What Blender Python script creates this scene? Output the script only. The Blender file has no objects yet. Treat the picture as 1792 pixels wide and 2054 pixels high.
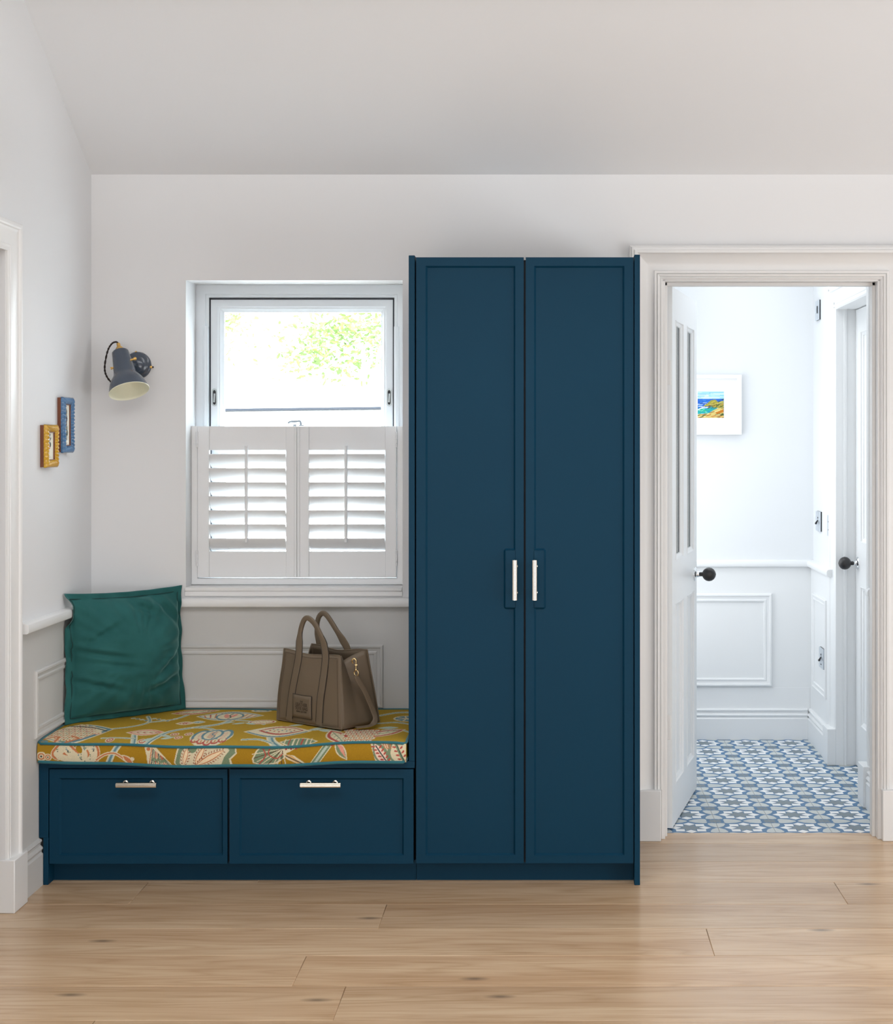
import bpy, bmesh, math, random
import numpy as np
from mathutils import Vector, Matrix

random.seed(7)
rng = np.random.default_rng(7)
SC = bpy.context.scene
COL = SC.collection
PI = math.pi


def R(d):
    return math.radians(d)


def lin(r, g, b):
    def f(c):
        c /= 255.0
        return c / 12.92 if c <= 0.04045 else ((c + 0.055) / 1.055) ** 2.4
    return (f(r), f(g), f(b))


# ------------------------------------------------------------------ camera
cam_d = bpy.data.cameras.new('camera')
cam = bpy.data.objects.new('camera', cam_d)
COL.objects.link(cam)
cam.location = (0.0, -5.665, 1.42)
cam.rotation_euler = (R(90), 0, 0)
cam_d.sensor_fit = 'HORIZONTAL'
cam_d.sensor_width = 36.0
cam_d.lens = 64.19
cam_d.shift_x = -215.0 / 1792.0
cam_d.shift_y = -145.0 / 1792.0
cam_d.clip_start = 0.05
SC.camera = cam

# ------------------------------------------------------------------ sky, sun, lamps, exposure
world = bpy.data.worlds.new('sky')
SC.world = world
world.use_nodes = True
bgn = world.node_tree.nodes['Background']
bgn.inputs[0].default_value = (0.88, 0.94, 1.0, 1)
bgn.inputs[1].default_value = 10.0


def sun(energy, direction, angle, col):
    d = bpy.data.lights.new('sun', 'SUN')
    d.energy = energy
    d.angle = angle
    d.color = col
    o = bpy.data.objects.new('sun', d)
    COL.objects.link(o)
    o.rotation_euler = Vector(direction).to_track_quat('-Z', 'Y').to_euler()
    o.location = (4, -3, 9)


sun(15.0, (-0.55, 0.62, -0.72), R(1.0), (1.0, 0.96, 0.88))


def area(name, loc, look, sx, sy, energy, col):
    d = bpy.data.lights.new(name, 'AREA')
    d.shape = 'RECTANGLE'
    d.size = sx
    d.size_y = sy
    d.energy = energy
    d.color = col
    o = bpy.data.objects.new(name, d)
    COL.objects.link(o)
    o.location = loc
    o.rotation_euler = Vector(look).to_track_quat('-Z', 'Y').to_euler()
    return o


# roof window daylight from above; the other area lights are added, unseen fills
area('rear_fill_light', (-0.5, -6.75, 1.1), (0.04, 1, 0.7), 3.4, 2.0, 82, (0.985, 0.985, 1.0))  # added fill behind the camera, tilted up to lift the ceiling
area('roof_window_light', (-0.2, -2.9, 3.22), (0.0, 0.35, -1), 2.8, 1.4, 50, (0.97, 0.985, 1.0))
area('side_fill_light', (3.2, -2.4, 1.0), (-1, 0.25, 0.5), 2.6, 1.6, 70, (0.94, 0.97, 1.0))  # added low fill from the right, brightens left wall and ceiling
area('hall_top_fill', (0.80, 1.05, 2.42), (0, 0, -1), 0.6, 1.3, 6.0, (0.98, 0.99, 1.0))  # added fill under the hall ceiling
area('hall_side_fill', (0.37, 1.32, 0.95), (1, -0.1, -0.12), 1.0, 1.7, 10.2, (0.98, 0.99, 1.0))  # added fill at the hall's left wall, evens out the lower half

SC.view_settings.view_transform = 'Standard'
SC.view_settings.look = 'None'
SC.view_settings.exposure = 0.2
SC.view_settings.gamma = 1.0
SC.view_settings.use_curve_mapping = False


# ------------------------------------------------------------------ helpers
class MB:
    def __init__(s):
        s.v = []
        s.f = []
        s.m = []

    def add(s, vs, fs, mi=0):
        o = len(s.v)
        s.v += [tuple(p) for p in vs]
        s.f += [tuple(i + o for i in f) for f in fs]
        s.m += [mi] * len(fs)
        return s

    def box(s, x0, x1, y0, y1, z0, z1, mi=0):
        vs = [(x, y, z) for x in (x0, x1) for y in (y0, y1) for z in (z0, z1)]
        fs = [(0, 1, 3, 2), (4, 6, 7, 5), (0, 4, 5, 1), (2, 3, 7, 6), (0, 2, 6, 4), (1, 5, 7, 3)]
        return s.add(vs, fs, mi)

    def prism(s, poly, o, u, v, n, length, mi=0):
        """polygon poly (a,b) in plane u,v at o, extruded along n"""
        o, u, v, n = Vector(o), Vector(u), Vector(v), Vector(n)
        k = len(poly)
        vs = [o + u * a + v * b for a, b in poly] + [o + u * a + v * b + n * length for a, b in poly]
        fs = [tuple(range(k)), tuple(range(2 * k - 1, k - 1, -1))]
        fs += [(i, (i + 1) % k, (i + 1) % k + k, i + k) for i in range(k)]
        return s.add(vs, fs, mi)

    def sweep(s, path, prof, o, u, v, n, closed, mi=0):
        """mitred sweep: path (a,b) in plane u,v; prof closed polygon of (offset to the left, height along n)"""
        o, u, v, n = Vector(o), Vector(u), Vector(v), Vector(n)
        k, L = len(prof), len(path)
        P = [Vector(p) for p in path]
        vs, fs = [], []
        for i in range(L):
            segs = []
            if closed or i > 0:
                d = (P[i] - P[i - 1]).normalized()
                segs.append(Vector((-d.y, d.x)))
            if closed or i < L - 1:
                d = (P[(i + 1) % L] - P[i]).normalized()
                segs.append(Vector((-d.y, d.x)))
            m = segs[0] if len(segs) == 1 else (segs[0] + segs[1]) / (1 + segs[0].dot(segs[1]))
            for a, h in prof:
                q = P[i] + m * a
                vs.append(o + u * q.x + v * q.y + n * h)
        for i in range(L if closed else L - 1):
            j = (i + 1) % L
            for t in range(k):
                w = (t + 1) % k
                fs.append((i * k + t, i * k + w, j * k + w, j * k + t))
        if not closed:
            fs += [tuple(range(k)), tuple((L - 1) * k + t for t in range(k - 1, -1, -1))]
        return s.add(vs, fs, mi)

    def lathe(s, prof, o, axis, seg=24, mi=0, cap=True):
        """prof list of (r, distance along axis)"""
        o, a = Vector(o), Vector(axis).normalized()
        t = Vector((1, 0, 0)) if abs(a.x) < 0.9 else Vector((0, 1, 0))
        e1 = a.cross(t).normalized()
        e2 = a.cross(e1)
        vs, fs = [], []
        for r, h in prof:
            for k in range(seg):
                th = 2 * PI * k / seg
                vs.append(o + a * h + (e1 * math.cos(th) + e2 * math.sin(th)) * r)
        for i in range(len(prof) - 1):
            for k in range(seg):
                k2 = (k + 1) % seg
                fs.append((i * seg + k, i * seg + k2, (i + 1) * seg + k2, (i + 1) * seg + k))
        if cap:
            if prof[0][0] > 1e-5:
                fs.append(tuple(range(seg)))
            if prof[-1][0] > 1e-5:
                fs.append(tuple((len(prof) - 1) * seg + k for k in range(seg)))
        return s.add(vs, fs, mi)

    def tube(s, path, rad, seg=10, mi=0, closed=False, up=None, flat=None):
        """round tube along path; flat=(half width along in-plane side, half thickness along up)"""
        P = [Vector(p) for p in path]
        L = len(P)
        vs, fs = [], []
        prev = None
        for i in range(L):
            if closed:
                d = P[(i + 1) % L] - P[i - 1]
            else:
                d = P[min(i + 1, L - 1)] - P[max(i - 1, 0)]
            d.normalize()
            if up is not None:
                b = Vector(up)
                b = (b - d * b.dot(d)).normalized()
                a = d.cross(b)
            else:
                if prev is None:
                    t = Vector((0, 0, 1)) if abs(d.z) < 0.9 else Vector((1, 0, 0))
                    a = d.cross(t).normalized()
                else:
                    a = (prev - d * prev.dot(d)).normalized()
                prev = a
                b = d.cross(a)
            r = rad[i] if isinstance(rad, (list, tuple)) else rad
            for k in range(seg):
                th = 2 * PI * (k + 0.5) / seg
                if flat:
                    c, sn = math.cos(th), math.sin(th)
                    e = 0.35
                    ca = math.copysign(abs(c) ** e, c) * flat[0]
                    sb = math.copysign(abs(sn) ** e, sn) * flat[1]
                    vs.append(P[i] + a * ca + b * sb)
                else:
                    vs.append(P[i] + (a * math.cos(th) + b * math.sin(th)) * r)
        for i in range(L if closed else L - 1):
            j = (i + 1) % L
            for k in range(seg):
                k2 = (k + 1) % seg
                fs.append((i * seg + k, i * seg + k2, j * seg + k2, j * seg + k))
        if not closed:
            fs += [tuple(range(seg)), tuple((L - 1) * seg + k for k in range(seg))]
        return s.add(vs, fs, mi)

    def mesh(s, name, smooth=None):
        me = bpy.data.meshes.new(name)
        me.from_pydata(s.v, [], s.f)
        if any(s.m):
            me.polygons.foreach_set('material_index', s.m)
        bm = bmesh.new()
        bm.from_mesh(me)
        bmesh.ops.recalc_face_normals(bm, faces=bm.faces)
        bm.to_mesh(me)
        bm.free()
        if smooth is not None:
            me.polygons.foreach_set('use_smooth', [True] * len(me.polygons))
            me.set_sharp_from_angle(angle=R(smooth))
        me.update()
        return me

    def build(s, name, mats, parent=None, smooth=None, bev=None, loc=None, seg=2):
        me = s.mesh(name, smooth)
        for m in (mats if isinstance(mats, (list, tuple)) else [mats]):
            me.materials.append(m)
        o = bpy.data.objects.new(name, me)
        COL.objects.link(o)
        if parent:
            o.parent = parent
        if loc:
            o.location = loc
        if bev:
            b = o.modifiers.new('edge', 'BEVEL')
            b.width = bev
            b.segments = seg
            b.limit_method = 'ANGLE'
            b.angle_limit = R(40)
            b.harden_normals = False
            me.polygons.foreach_set('use_smooth', [True] * len(me.polygons))
            me.set_sharp_from_angle(angle=R(30 if smooth is None else smooth))
        return o


def thing(name, label, cat, group=None, loc=(0, 0, 0), kind=None):
    o = bpy.data.objects.new(name, None)
    COL.objects.link(o)
    o.empty_display_size = 0.05
    o.location = loc
    return tag(o, label, cat, group, kind)


def tag(o, label, cat, group=None, kind=None):
    o['label'] = label
    if cat:
        o['category'] = cat
    if group:
        o['group'] = group
    if kind:
        o['kind'] = kind
    return o


def struct(o, label, cat=None):
    return tag(o, label, cat, None, 'structure')


def smoothpath(pts, n=8):
    """Catmull-Rom through pts"""
    P = [Vector(p) for p in pts]
    out = []
    for i in range(len(P) - 1):
        p0, p1, p2, p3 = P[max(i - 1, 0)], P[i], P[i + 1], P[min(i + 2, len(P) - 1)]
        for k in range(n):
            t = k / n
            out.append(0.5 * ((2 * p1) + (p2 - p0) * t + (2 * p0 - 5 * p1 + 4 * p2 - p3) * t * t
                              + (3 * p1 - p0 - 3 * p2 + p3) * t ** 3))
    out.append(P[-1])
    return out


# ------------------------------------------------------------------ materials
def pbsdf(name, col, rough=0.5, metal=0.0, spec=0.5, coat=0.0, sheen=0.0):
    m = bpy.data.materials.new(name)
    m.use_nodes = True
    b = m.node_tree.nodes['Principled BSDF']
    b.inputs['Base Color'].default_value = (*col, 1)
    b.inputs['Roughness'].default_value = rough
    b.inputs['Metallic'].default_value = metal
    b.inputs['Specular IOR Level'].default_value = spec
    b.inputs['Coat Weight'].default_value = coat
    b.inputs['Sheen Weight'].default_value = sheen
    return m


def nodes(m):
    nt = m.node_tree
    return nt, nt.nodes, nt.links, nt.nodes['Principled BSDF']


def N(nt, kind, **kw):
    n = nt.nodes.new(kind)
    for k, v in kw.items():
        if k.startswith('i_'):
            key = k[2:].replace('_', ' ')
            n.inputs[key].default_value = v
        else:
            setattr(n, k, v)
    return n


def bumpy(m, scale, strength, dist=0.001, detail=4, vary=None, aniso=None):
    """fine relief and slight colour variation"""
    nt, ns, lk, b = nodes(m)
    tc = N(nt, 'ShaderNodeTexCoord')
    src = tc.outputs['Object']
    if aniso:
        mp = N(nt, 'ShaderNodeMapping')
        mp.inputs['Scale'].default_value = aniso
        lk.new(src, mp.inputs['Vector'])
        src = mp.outputs['Vector']
    nz = N(nt, 'ShaderNodeTexNoise')
    nz.inputs['Scale'].default_value = scale
    nz.inputs['Detail'].default_value = detail
    lk.new(src, nz.inputs['Vector'])
    bp = N(nt, 'ShaderNodeBump')
    bp.inputs['Strength'].default_value = strength
    bp.inputs['Distance'].default_value = dist
    lk.new(nz.outputs['Fac'], bp.inputs['Height'])
    lk.new(bp.outputs['Normal'], b.inputs['Normal'])
    if vary:
        c = b.inputs['Base Color'].default_value[:3]
        nz2 = N(nt, 'ShaderNodeTexNoise')
        nz2.inputs['Scale'].default_value = vary[0]
        nz2.inputs['Detail'].default_value = 3
        lk.new(src, nz2.inputs['Vector'])
        mx = N(nt, 'ShaderNodeMix', data_type='RGBA')
        mx.inputs[6].default_value = (*[x * (1 - vary[1]) for x in c], 1)
        mx.inputs[7].default_value = (*[min(1, x * (1 + vary[1])) for x in c], 1)
        lk.new(nz2.outputs['Fac'], mx.inputs[0])
        lk.new(mx.outputs[2], b.inputs['Base Color'])
    return m


M = {}
M['wall'] = bumpy(pbsdf('wall_paint', (0.765, 0.765, 0.768), 0.75, spec=0.3), 90, 0.10, 0.0006, vary=(1.2, 0.012))
M['ceil'] = bumpy(pbsdf('ceiling_paint', (0.775, 0.783, 0.795), 0.85, spec=0.2), 60, 0.10, 0.0006, vary=(1.2, 0.012))
M['wains'] = bumpy(pbsdf('wainscot_paint', (0.60, 0.592, 0.575), 0.5, spec=0.4), 90, 0.08, 0.0006, vary=(2, 0.012))
M['trim'] = bumpy(pbsdf('trim_eggshell', (0.80, 0.795, 0.785), 0.38, spec=0.45), 70, 0.07, 0.0005, aniso=(1, 1, 0.25))
M['hall'] = bumpy(pbsdf('hall_paint', (0.755, 0.785, 0.81), 0.7, spec=0.3), 90, 0.08, 0.0005)
M['halltrim'] = bumpy(pbsdf('hall_trim_paint', (0.81, 0.835, 0.85), 0.35, spec=0.45), 70, 0.06, 0.0005)
M['upvc'] = pbsdf('window_white', (0.80, 0.85, 0.89), 0.28)
M['shutter'] = bumpy(pbsdf('shutter_white', (0.82, 0.825, 0.83), 0.35), 60, 0.04, 0.0004)
M['blue'] = bumpy(pbsdf('navy_cabinet_paint', lin(5, 54, 77), 0.5, spec=0.16), 260, 0.10, 0.0004, vary=(3, 0.05))
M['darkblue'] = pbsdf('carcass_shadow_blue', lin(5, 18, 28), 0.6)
M['nickel'] = pbsdf('polished_nickel', (0.80, 0.74, 0.64), 0.24, 1.0)
M['satin'] = pbsdf('satin_chrome', (0.50, 0.55, 0.56), 0.35, 0.6)
M['chrome'] = pbsdf('chrome', (0.78, 0.80, 0.82), 0.15, 1.0)
M['gunmetal'] = pbsdf('dull_window_metal', (0.20, 0.23, 0.26), 0.35, 0.8)
M['brass'] = pbsdf('brass', (0.80, 0.50, 0.16), 0.28, 1.0)
M['gold'] = pbsdf('gold_clasp', (0.93, 0.70, 0.36), 0.2, 1.0)
M['slate'] = pbsdf('slate_grey_enamel', lin(66, 76, 90), 0.22, coat=0.5)
M['cream'] = pbsdf('cream_enamel', lin(236, 234, 210), 0.35)
M['cord'] = bumpy(pbsdf('brown_braided_flex', lin(44, 32, 28), 0.8), 900, 0.4, 0.0005)
M['ebony'] = bumpy(pbsdf('ebonised_wood', lin(34, 33, 35), 0.4), 40, 0.3, 0.001, aniso=(1, 1, 8), vary=(60, 0.25))
M['brownwood'] = bumpy(pbsdf('walnut_frame', lin(112, 62, 36), 0.5), 50, 0.2, 0.0006, aniso=(4, 4, 0.4), vary=(30, 0.15))
M['ochreglaze'] = bumpy(pbsdf('ochre_gloss', lin(196, 150, 14), 0.25, coat=0.6), 80, 0.15, 0.0008, vary=(60, 0.12))
M['blueglaze'] = bumpy(pbsdf('blue_gloss', lin(66, 110, 152), 0.25, coat=0.6), 80, 0.15, 0.0008, vary=(60, 0.12))
M['paper'] = pbsdf('ivory_paper', lin(236, 232, 216), 0.8)
M['mat'] = pbsdf('white_mount', (0.86, 0.87, 0.88), 0.8)
M['teal_pipe'] = bumpy(pbsdf('teal_piping', lin(30, 104, 114), 0.75, sheen=0.2), 700, 0.3, 0.0005)
M['leather'] = bumpy(pbsdf('taupe_leather', lin(114, 99, 81), 0.5, spec=0.45), 420, 0.30, 0.0006, vary=(12, 0.06))
M['leatherdark'] = pbsdf('bag_lining', lin(52, 41, 34), 0.8)
M['edge'] = pbsdf('dark_edge_paint', lin(36, 26, 20), 0.5)
M['thread'] = pbsdf('dark_thread', lin(70, 57, 45), 0.8)
M['dark'] = pbsdf('dark_gap', lin(44, 50, 60), 0.6)  # sash gap shade as a colour; also covers the subfloor
M['switch'] = pbsdf('satin_switch_plate', (0.62, 0.68, 0.74), 0.3, 0.7)
M['black'] = pbsdf('black_insert', lin(28, 32, 38), 0.4)
M['beam'] = bumpy(pbsdf('beam_greige', lin(150, 142, 132), 0.7), 30, 0.2, 0.002)
M['render'] = bumpy(pbsdf('white_render', (0.84, 0.84, 0.82), 0.9), 30, 0.3, 0.003)
M['coping'] = pbsdf('slate_coping', lin(22, 30, 42), 0.7)
M['bark'] = pbsdf('bark', lin(196, 186, 166), 0.9)
M['gravel'] = bumpy(pbsdf('pale_paving', (0.6, 0.58, 0.54), 0.9), 60, 0.3, 0.004)


def leaf_mat(name, c):
    m = pbsdf(name, c, 0.6)
    nt, ns, lk, b = nodes(m)
    b.inputs['Transmission Weight'].default_value = 0.0
    tr = N(nt, 'ShaderNodeBsdfTranslucent')
    tr.inputs['Color'].default_value = (c[0] * 1.3, c[1] * 1.2, c[2] * 0.8, 1)
    mx = N(nt, 'ShaderNodeMixShader')
    mx.inputs[0].default_value = 0.4
    lk.new(b.outputs[0], mx.inputs[1])
    lk.new(tr.outputs[0], mx.inputs[2])
    lk.new(mx.outputs[0], ns['Material Output'].inputs['Surface'])
    return m


M['leafA'] = leaf_mat('leaf_green', (0.10, 0.17, 0.055))
M['leafB'] = leaf_mat('leaf_yellow_green', (0.20, 0.22, 0.08))


def glass_mat():
    m = bpy.data.materials.new('window_glass')
    m.use_nodes = True
    nt = m.node_tree
    nt.nodes.remove(nt.nodes['Principled BSDF'])
    tr = N(nt, 'ShaderNodeBsdfTransparent')
    tr.inputs['Color'].default_value = (0.96, 0.98, 0.98, 1)
    gl = N(nt, 'ShaderNodeBsdfGlossy')
    gl.inputs['Roughness'].default_value = 0.01
    lw_ = N(nt, 'ShaderNodeLayerWeight')
    lw_.inputs['Blend'].default_value = 0.5
    p5 = N(nt, 'ShaderNodeMath', operation='POWER')
    p5.inputs[1].default_value = 5.0
    nt.links.new(lw_.outputs['Facing'], p5.inputs[0])
    fr = N(nt, 'ShaderNodeMath', operation='MULTIPLY_ADD')
    fr.inputs[1].default_value = 0.9
    fr.inputs[2].default_value = 0.035
    nt.links.new(p5.outputs[0], fr.inputs[0])
    mx = N(nt, 'ShaderNodeMixShader')
    nt.links.new(fr.outputs[0], mx.inputs[0])
    nt.links.new(tr.outputs[0], mx.inputs[1])
    nt.links.new(gl.outputs[0], mx.inputs[2])
    nt.links.new(mx.outputs[0], nt.nodes['Material Output'].inputs['Surface'])
    return m


M['glass'] = glass_mat()


def oak_mat():
    m = pbsdf('oak_floor', (0.5, 0.35, 0.2), 0.42, spec=0.5)
    nt, ns, lk, b = nodes(m)
    tc = N(nt, 'ShaderNodeTexCoord')
    oi = N(nt, 'ShaderNodeObjectInfo')
    off = N(nt, 'ShaderNodeVectorMath', operation='SCALE')
    cmb = N(nt, 'ShaderNodeCombineXYZ')
    lk.new(oi.outputs['Random'], cmb.inputs[0])
    lk.new(oi.outputs['Random'], cmb.inputs[1])
    lk.new(oi.outputs['Random'], cmb.inputs[2])
    lk.new(cmb.outputs[0], off.inputs[0])
    off.inputs['Scale'].default_value = 37.0
    ad = N(nt, 'ShaderNodeVectorMath', operation='ADD')
    lk.new(tc.outputs['Object'], ad.inputs[0])
    lk.new(off.outputs[0], ad.inputs[1])

    def mapped(sc):
        mp = N(nt, 'ShaderNodeMapping')
        mp.inputs['Scale'].default_value = sc
        lk.new(ad.outputs[0], mp.inputs['Vector'])
        return mp.outputs[0]

    # broad figure: warped contour lines of a stretched noise give cathedral grain
    n1 = N(nt, 'ShaderNodeTexNoise')
    n1.inputs['Scale'].default_value = 1.0
    n1.inputs['Detail'].default_value = 2.0
    lk.new(mapped((0.55, 5.0, 1.0)), n1.inputs['Vector'])
    mul = N(nt, 'ShaderNodeMath', operation='MULTIPLY')
    mul.inputs[1].default_value = 34.0
    lk.new(n1.outputs['Fac'], mul.inputs[0])
    fr = N(nt, 'ShaderNodeMath', operation='PINGPONG')
    fr.inputs[1].default_value = 1.0
    lk.new(mul.outputs[0], fr.inputs[0])
    pw = N(nt, 'ShaderNodeMath', operation='POWER')
    pw.inputs[1].default_value = 2.5
    lk.new(fr.outputs[0], pw.inputs[0])
    # fine pores
    n2 = N(nt, 'ShaderNodeTexNoise')
    n2.inputs['Scale'].default_value = 1.0
    n2.inputs['Detail'].default_value = 5.0
    lk.new(mapped((5.0, 110.0, 1.0)), n2.inputs['Vector'])
    # tone patches
    n3 = N(nt, 'ShaderNodeTexNoise')
    n3.inputs['Scale'].default_value = 1.0
    n3.inputs['Detail'].default_value = 2.0
    lk.new(mapped((0.9, 9.0, 1.0)), n3.inputs['Vector'])
    cr = N(nt, 'ShaderNodeValToRGB')
    cr.color_ramp.elements[0].position = 0.3
    cr.color_ramp.elements[0].color = (0.545, 0.355, 0.205, 1)
    cr.color_ramp.elements[1].position = 0.72
    cr.color_ramp.elements[1].color = (0.70, 0.505, 0.325, 1)
    lk.new(n3.outputs['Fac'], cr.inputs[0])
    # plank to plank tone
    hs = N(nt, 'ShaderNodeHueSaturation')
    mr = N(nt, 'ShaderNodeMapRange')
    mr.inputs['To Min'].default_value = 0.90
    mr.inputs['To Max'].default_value = 1.08
    lk.new(oi.outputs['Random'], mr.inputs[0])
    lk.new(mr.outputs[0], hs.inputs['Value'])
    lk.new(cr.outputs[0], hs.inputs['Color'])
    mx = N(nt, 'ShaderNodeMix', data_type='RGBA', blend_type='MULTIPLY')
    mx.inputs[7].default_value = (0.80, 0.74, 0.66, 1)
    f1 = N(nt, 'ShaderNodeMath', operation='MULTIPLY')
    f1.inputs[1].default_value = 0.6
    lk.new(pw.outputs[0], f1.inputs[0])
    lk.new(f1.outputs[0], mx.inputs[0])
    lk.new(hs.outputs[0], mx.inputs[6])
    mx2 = N(nt, 'ShaderNodeMix', data_type='RGBA', blend_type='MULTIPLY')
    mx2.inputs[7].default_value = (0.78, 0.72, 0.63, 1)
    r2 = N(nt, 'ShaderNodeMapRange')
    r2.inputs['From Min'].default_value = 0.50
    r2.inputs['From Max'].default_value = 0.70
    r2.inputs['To Max'].default_value = 0.75
    lk.new(n2.outputs['Fac'], r2.inputs[0])
    lk.new(r2.outputs[0], mx2.inputs[0])
    lk.new(mx.outputs[2], mx2.inputs[6])
    # knots
    vo = N(nt, 'ShaderNodeTexVoronoi', voronoi_dimensions='2D')
    vo.inputs['Scale'].default_value = 1.0
    lk.new(mapped((1.3, 3.4, 0.0)), vo.inputs['Vector'])
    kr = N(nt, 'ShaderNodeMapRange')
    kr.inputs['From Min'].default_value = 0.01
    kr.inputs['From Max'].default_value = 0.06
    kr.inputs['To Min'].default_value = 0.7
    kr.inputs['To Max'].default_value = 0.0
    lk.new(vo.outputs['Distance'], kr.inputs[0])
    sel = N(nt, 'ShaderNodeMath', operation='GREATER_THAN')
    sel.inputs[1].default_value = 0.5
    sx = N(nt, 'ShaderNodeSeparateColor')
    lk.new(vo.outputs['Color'], sx.inputs[0])
    lk.new(sx.outputs[0], sel.inputs[0])
    km = N(nt, 'ShaderNodeMath', operation='MULTIPLY')
    lk.new(kr.outputs[0], km.inputs[0])
    lk.new(sel.outputs[0], km.inputs[1])
    mx3 = N(nt, 'ShaderNodeMix', data_type='RGBA')
    mx3.inputs[7].default_value = (0.13, 0.09, 0.06, 1)
    lk.new(km.outputs[0], mx3.inputs[0])
    lk.new(mx2.outputs[2], mx3.inputs[6])
    lk.new(mx3.outputs[2], b.inputs['Base Color'])
    rr = N(nt, 'ShaderNodeMapRange')
    rr.inputs['To Min'].default_value = 0.17
    rr.inputs['To Max'].default_value = 0.30
    lk.new(n2.outputs['Fac'], rr.inputs[0])
    lk.new(rr.outputs[0], b.inputs['Roughness'])
    bp = N(nt, 'ShaderNodeBump')
    bp.inputs['Strength'].default_value = 0.12
    bp.inputs['Distance'].default_value = 0.0006
    lk.new(n2.outputs['Fac'], bp.inputs['Height'])
    lk.new(bp.outputs['Normal'], b.inputs['Normal'])
    return m


M['oak'] = oak_mat()


def attr_mat(name, attr, rough, weave=0.0, scale=1400, spec=0.4):
    m = pbsdf(name, (0.5, 0.5, 0.5), rough, spec=spec)
    nt, ns, lk, b = nodes(m)
    at = N(nt, 'ShaderNodeAttribute')
    at.attribute_name = attr
    src = at.outputs['Color']
    if weave:
        tc = N(nt, 'ShaderNodeTexCoord')
        nz = N(nt, 'ShaderNodeTexNoise')
        nz.inputs['Scale'].default_value = scale
        nz.inputs['Detail'].default_value = 2
        mp = N(nt, 'ShaderNodeMapping')
        mp.inputs['Scale'].default_value = (0.35, 0.5, 1.0)
        lk.new(tc.outputs['Object'], mp.inputs['Vector'])
        lk.new(mp.outputs[0], nz.inputs['Vector'])
        mr = N(nt, 'ShaderNodeMapRange')
        mr.inputs['From Min'].default_value = 0.3
        mr.inputs['From Max'].default_value = 0.7
        mr.inputs['To Min'].default_value = 1 - weave
        mr.inputs['To Max'].default_value = 1 + weave
        lk.new(nz.outputs['Fac'], mr.inputs[0])
        hs = N(nt, 'ShaderNodeHueSaturation')
        lk.new(mr.outputs[0], hs.inputs['Value'])
        lk.new(src, hs.inputs['Color'])
        src = hs.outputs[0]
        bp = N(nt, 'ShaderNodeBump')
        bp.inputs['Strength'].default_value = 0.25
        bp.inputs['Distance'].default_value = 0.0006
        lk.new(nz.outputs['Fac'], bp.inputs['Height'])
        lk.new(bp.outputs['Normal'], b.inputs['Normal'])
    lk.new(src, b.inputs['Base Color'])
    return m


M['print_fabric'] = attr_mat('ochre_print_linen', 'print', 0.85, 0.22, spec=0.2)
M['print_paper'] = attr_mat('painted_paper', 'print', 0.7)


def velvet():
    m = pbsdf('teal_velvet', lin(26, 84, 80), 0.75, spec=0.15, sheen=0.55)
    nt, ns, lk, b = nodes(m)
    b.inputs['Sheen Roughness'].default_value = 0.35
    b.inputs['Sheen Tint'].default_value = (0.45, 0.85, 0.82, 1)
    tc = N(nt, 'ShaderNodeTexCoord')
    nz = N(nt, 'ShaderNodeTexNoise')
    nz.inputs['Scale'].default_value = 9
    nz.inputs['Detail'].default_value = 5
    lk.new(tc.outputs['Object'], nz.inputs['Vector'])
    mx = N(nt, 'ShaderNodeMix', data_type='RGBA')
    mx.inputs[6].default_value = (*lin(26, 74, 72), 1)
    mx.inputs[7].default_value = (*lin(50, 106, 104), 1)
    lk.new(nz.outputs['Fac'], mx.inputs[0])
    lk.new(mx.outputs[2], b.inputs['Base Color'])
    return m


M['velvet'] = velvet()
M['velvetdark'] = pbsdf('teal_velvet_seam', lin(14, 56, 54), 0.85)
TILE_M = [pbsdf('tile_blue', lin(66, 116, 158), 0.45), pbsdf('tile_white', lin(246, 247, 247), 0.45),
          pbsdf('tile_light_grey', lin(204, 209, 207), 0.45), pbsdf('tile_mid_grey', lin(120, 134, 142), 0.45)]
M['grout'] = bumpy(pbsdf('grout', lin(176, 174, 166), 0.9), 200, 0.3, 0.001)

# ================================================================== STRUCTURE
WL = -1.645          # left wall face
EX = 3.3             # right wall face, out of frame
RY = -7.0            # rear wall face
HX0, HX1, HY = 0.335, 1.235, 1.909   # hall

# --- floor with oak planks
fl = MB().box(WL - 0.3, EX, RY, 0.092, -0.10, -0.021).build('floor', M['dark'])
struct(fl, 'pale oak plank floor running across the room', 'floor')
rows = [(0.0905, -0.064)]
y = -0.064
while y > RY + 0.05:
    rows.append((y, max(y - 0.2435, RY)))
    y -= 0.2435
joints = {3: 0.90, 4: -0.51, 5: 0.443, 6: -0.68, 7: -0.54, 0: 2.4, 1: 2.1, 2: -0.95}
for i, (ya, yb) in enumerate(rows):
    j0 = joints.get(i, random.uniform(-1.2, 0.9))
    xs = [WL - 0.28]
    x = j0 - 4.4
    while x < EX:
        if xs[0] + 0.15 < x < EX - 0.15:
            xs.append(x)
        x += 2.2
    xs.append(EX)
    for a, b in zip(xs[:-1], xs[1:]):
        cx, cy = (a + b) / 2, (ya + yb) / 2
        hx, hy = (b - a) / 2 - 0.0003, (ya - yb) / 2 - 0.0007
        MB().box(-hx, hx, -hy, hy, -0.02, 0).build('plank', M['oak'], fl, bev=0.0012, loc=(cx, cy, 0), seg=1)

# --- left wall with the doorway nearest the camera
DZ = 1.988
wl = MB()
wl.box(WL - 0.28, WL, -0.889, 0.0, -0.02, 2.95)
wl.box(WL - 0.28, WL, -1.75, -0.889, DZ, 3.6)
wl.box(WL - 0.28, WL, RY, -1.75, -0.02, 3.6)
wl.box(WL - 0.28, WL, -0.889, -0.45, 2.95, 3.6)
wl = wl.build('wall_left', M['wall'])
struct(wl, 'white left wall with a doorway at its near end', 'wall')
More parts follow.
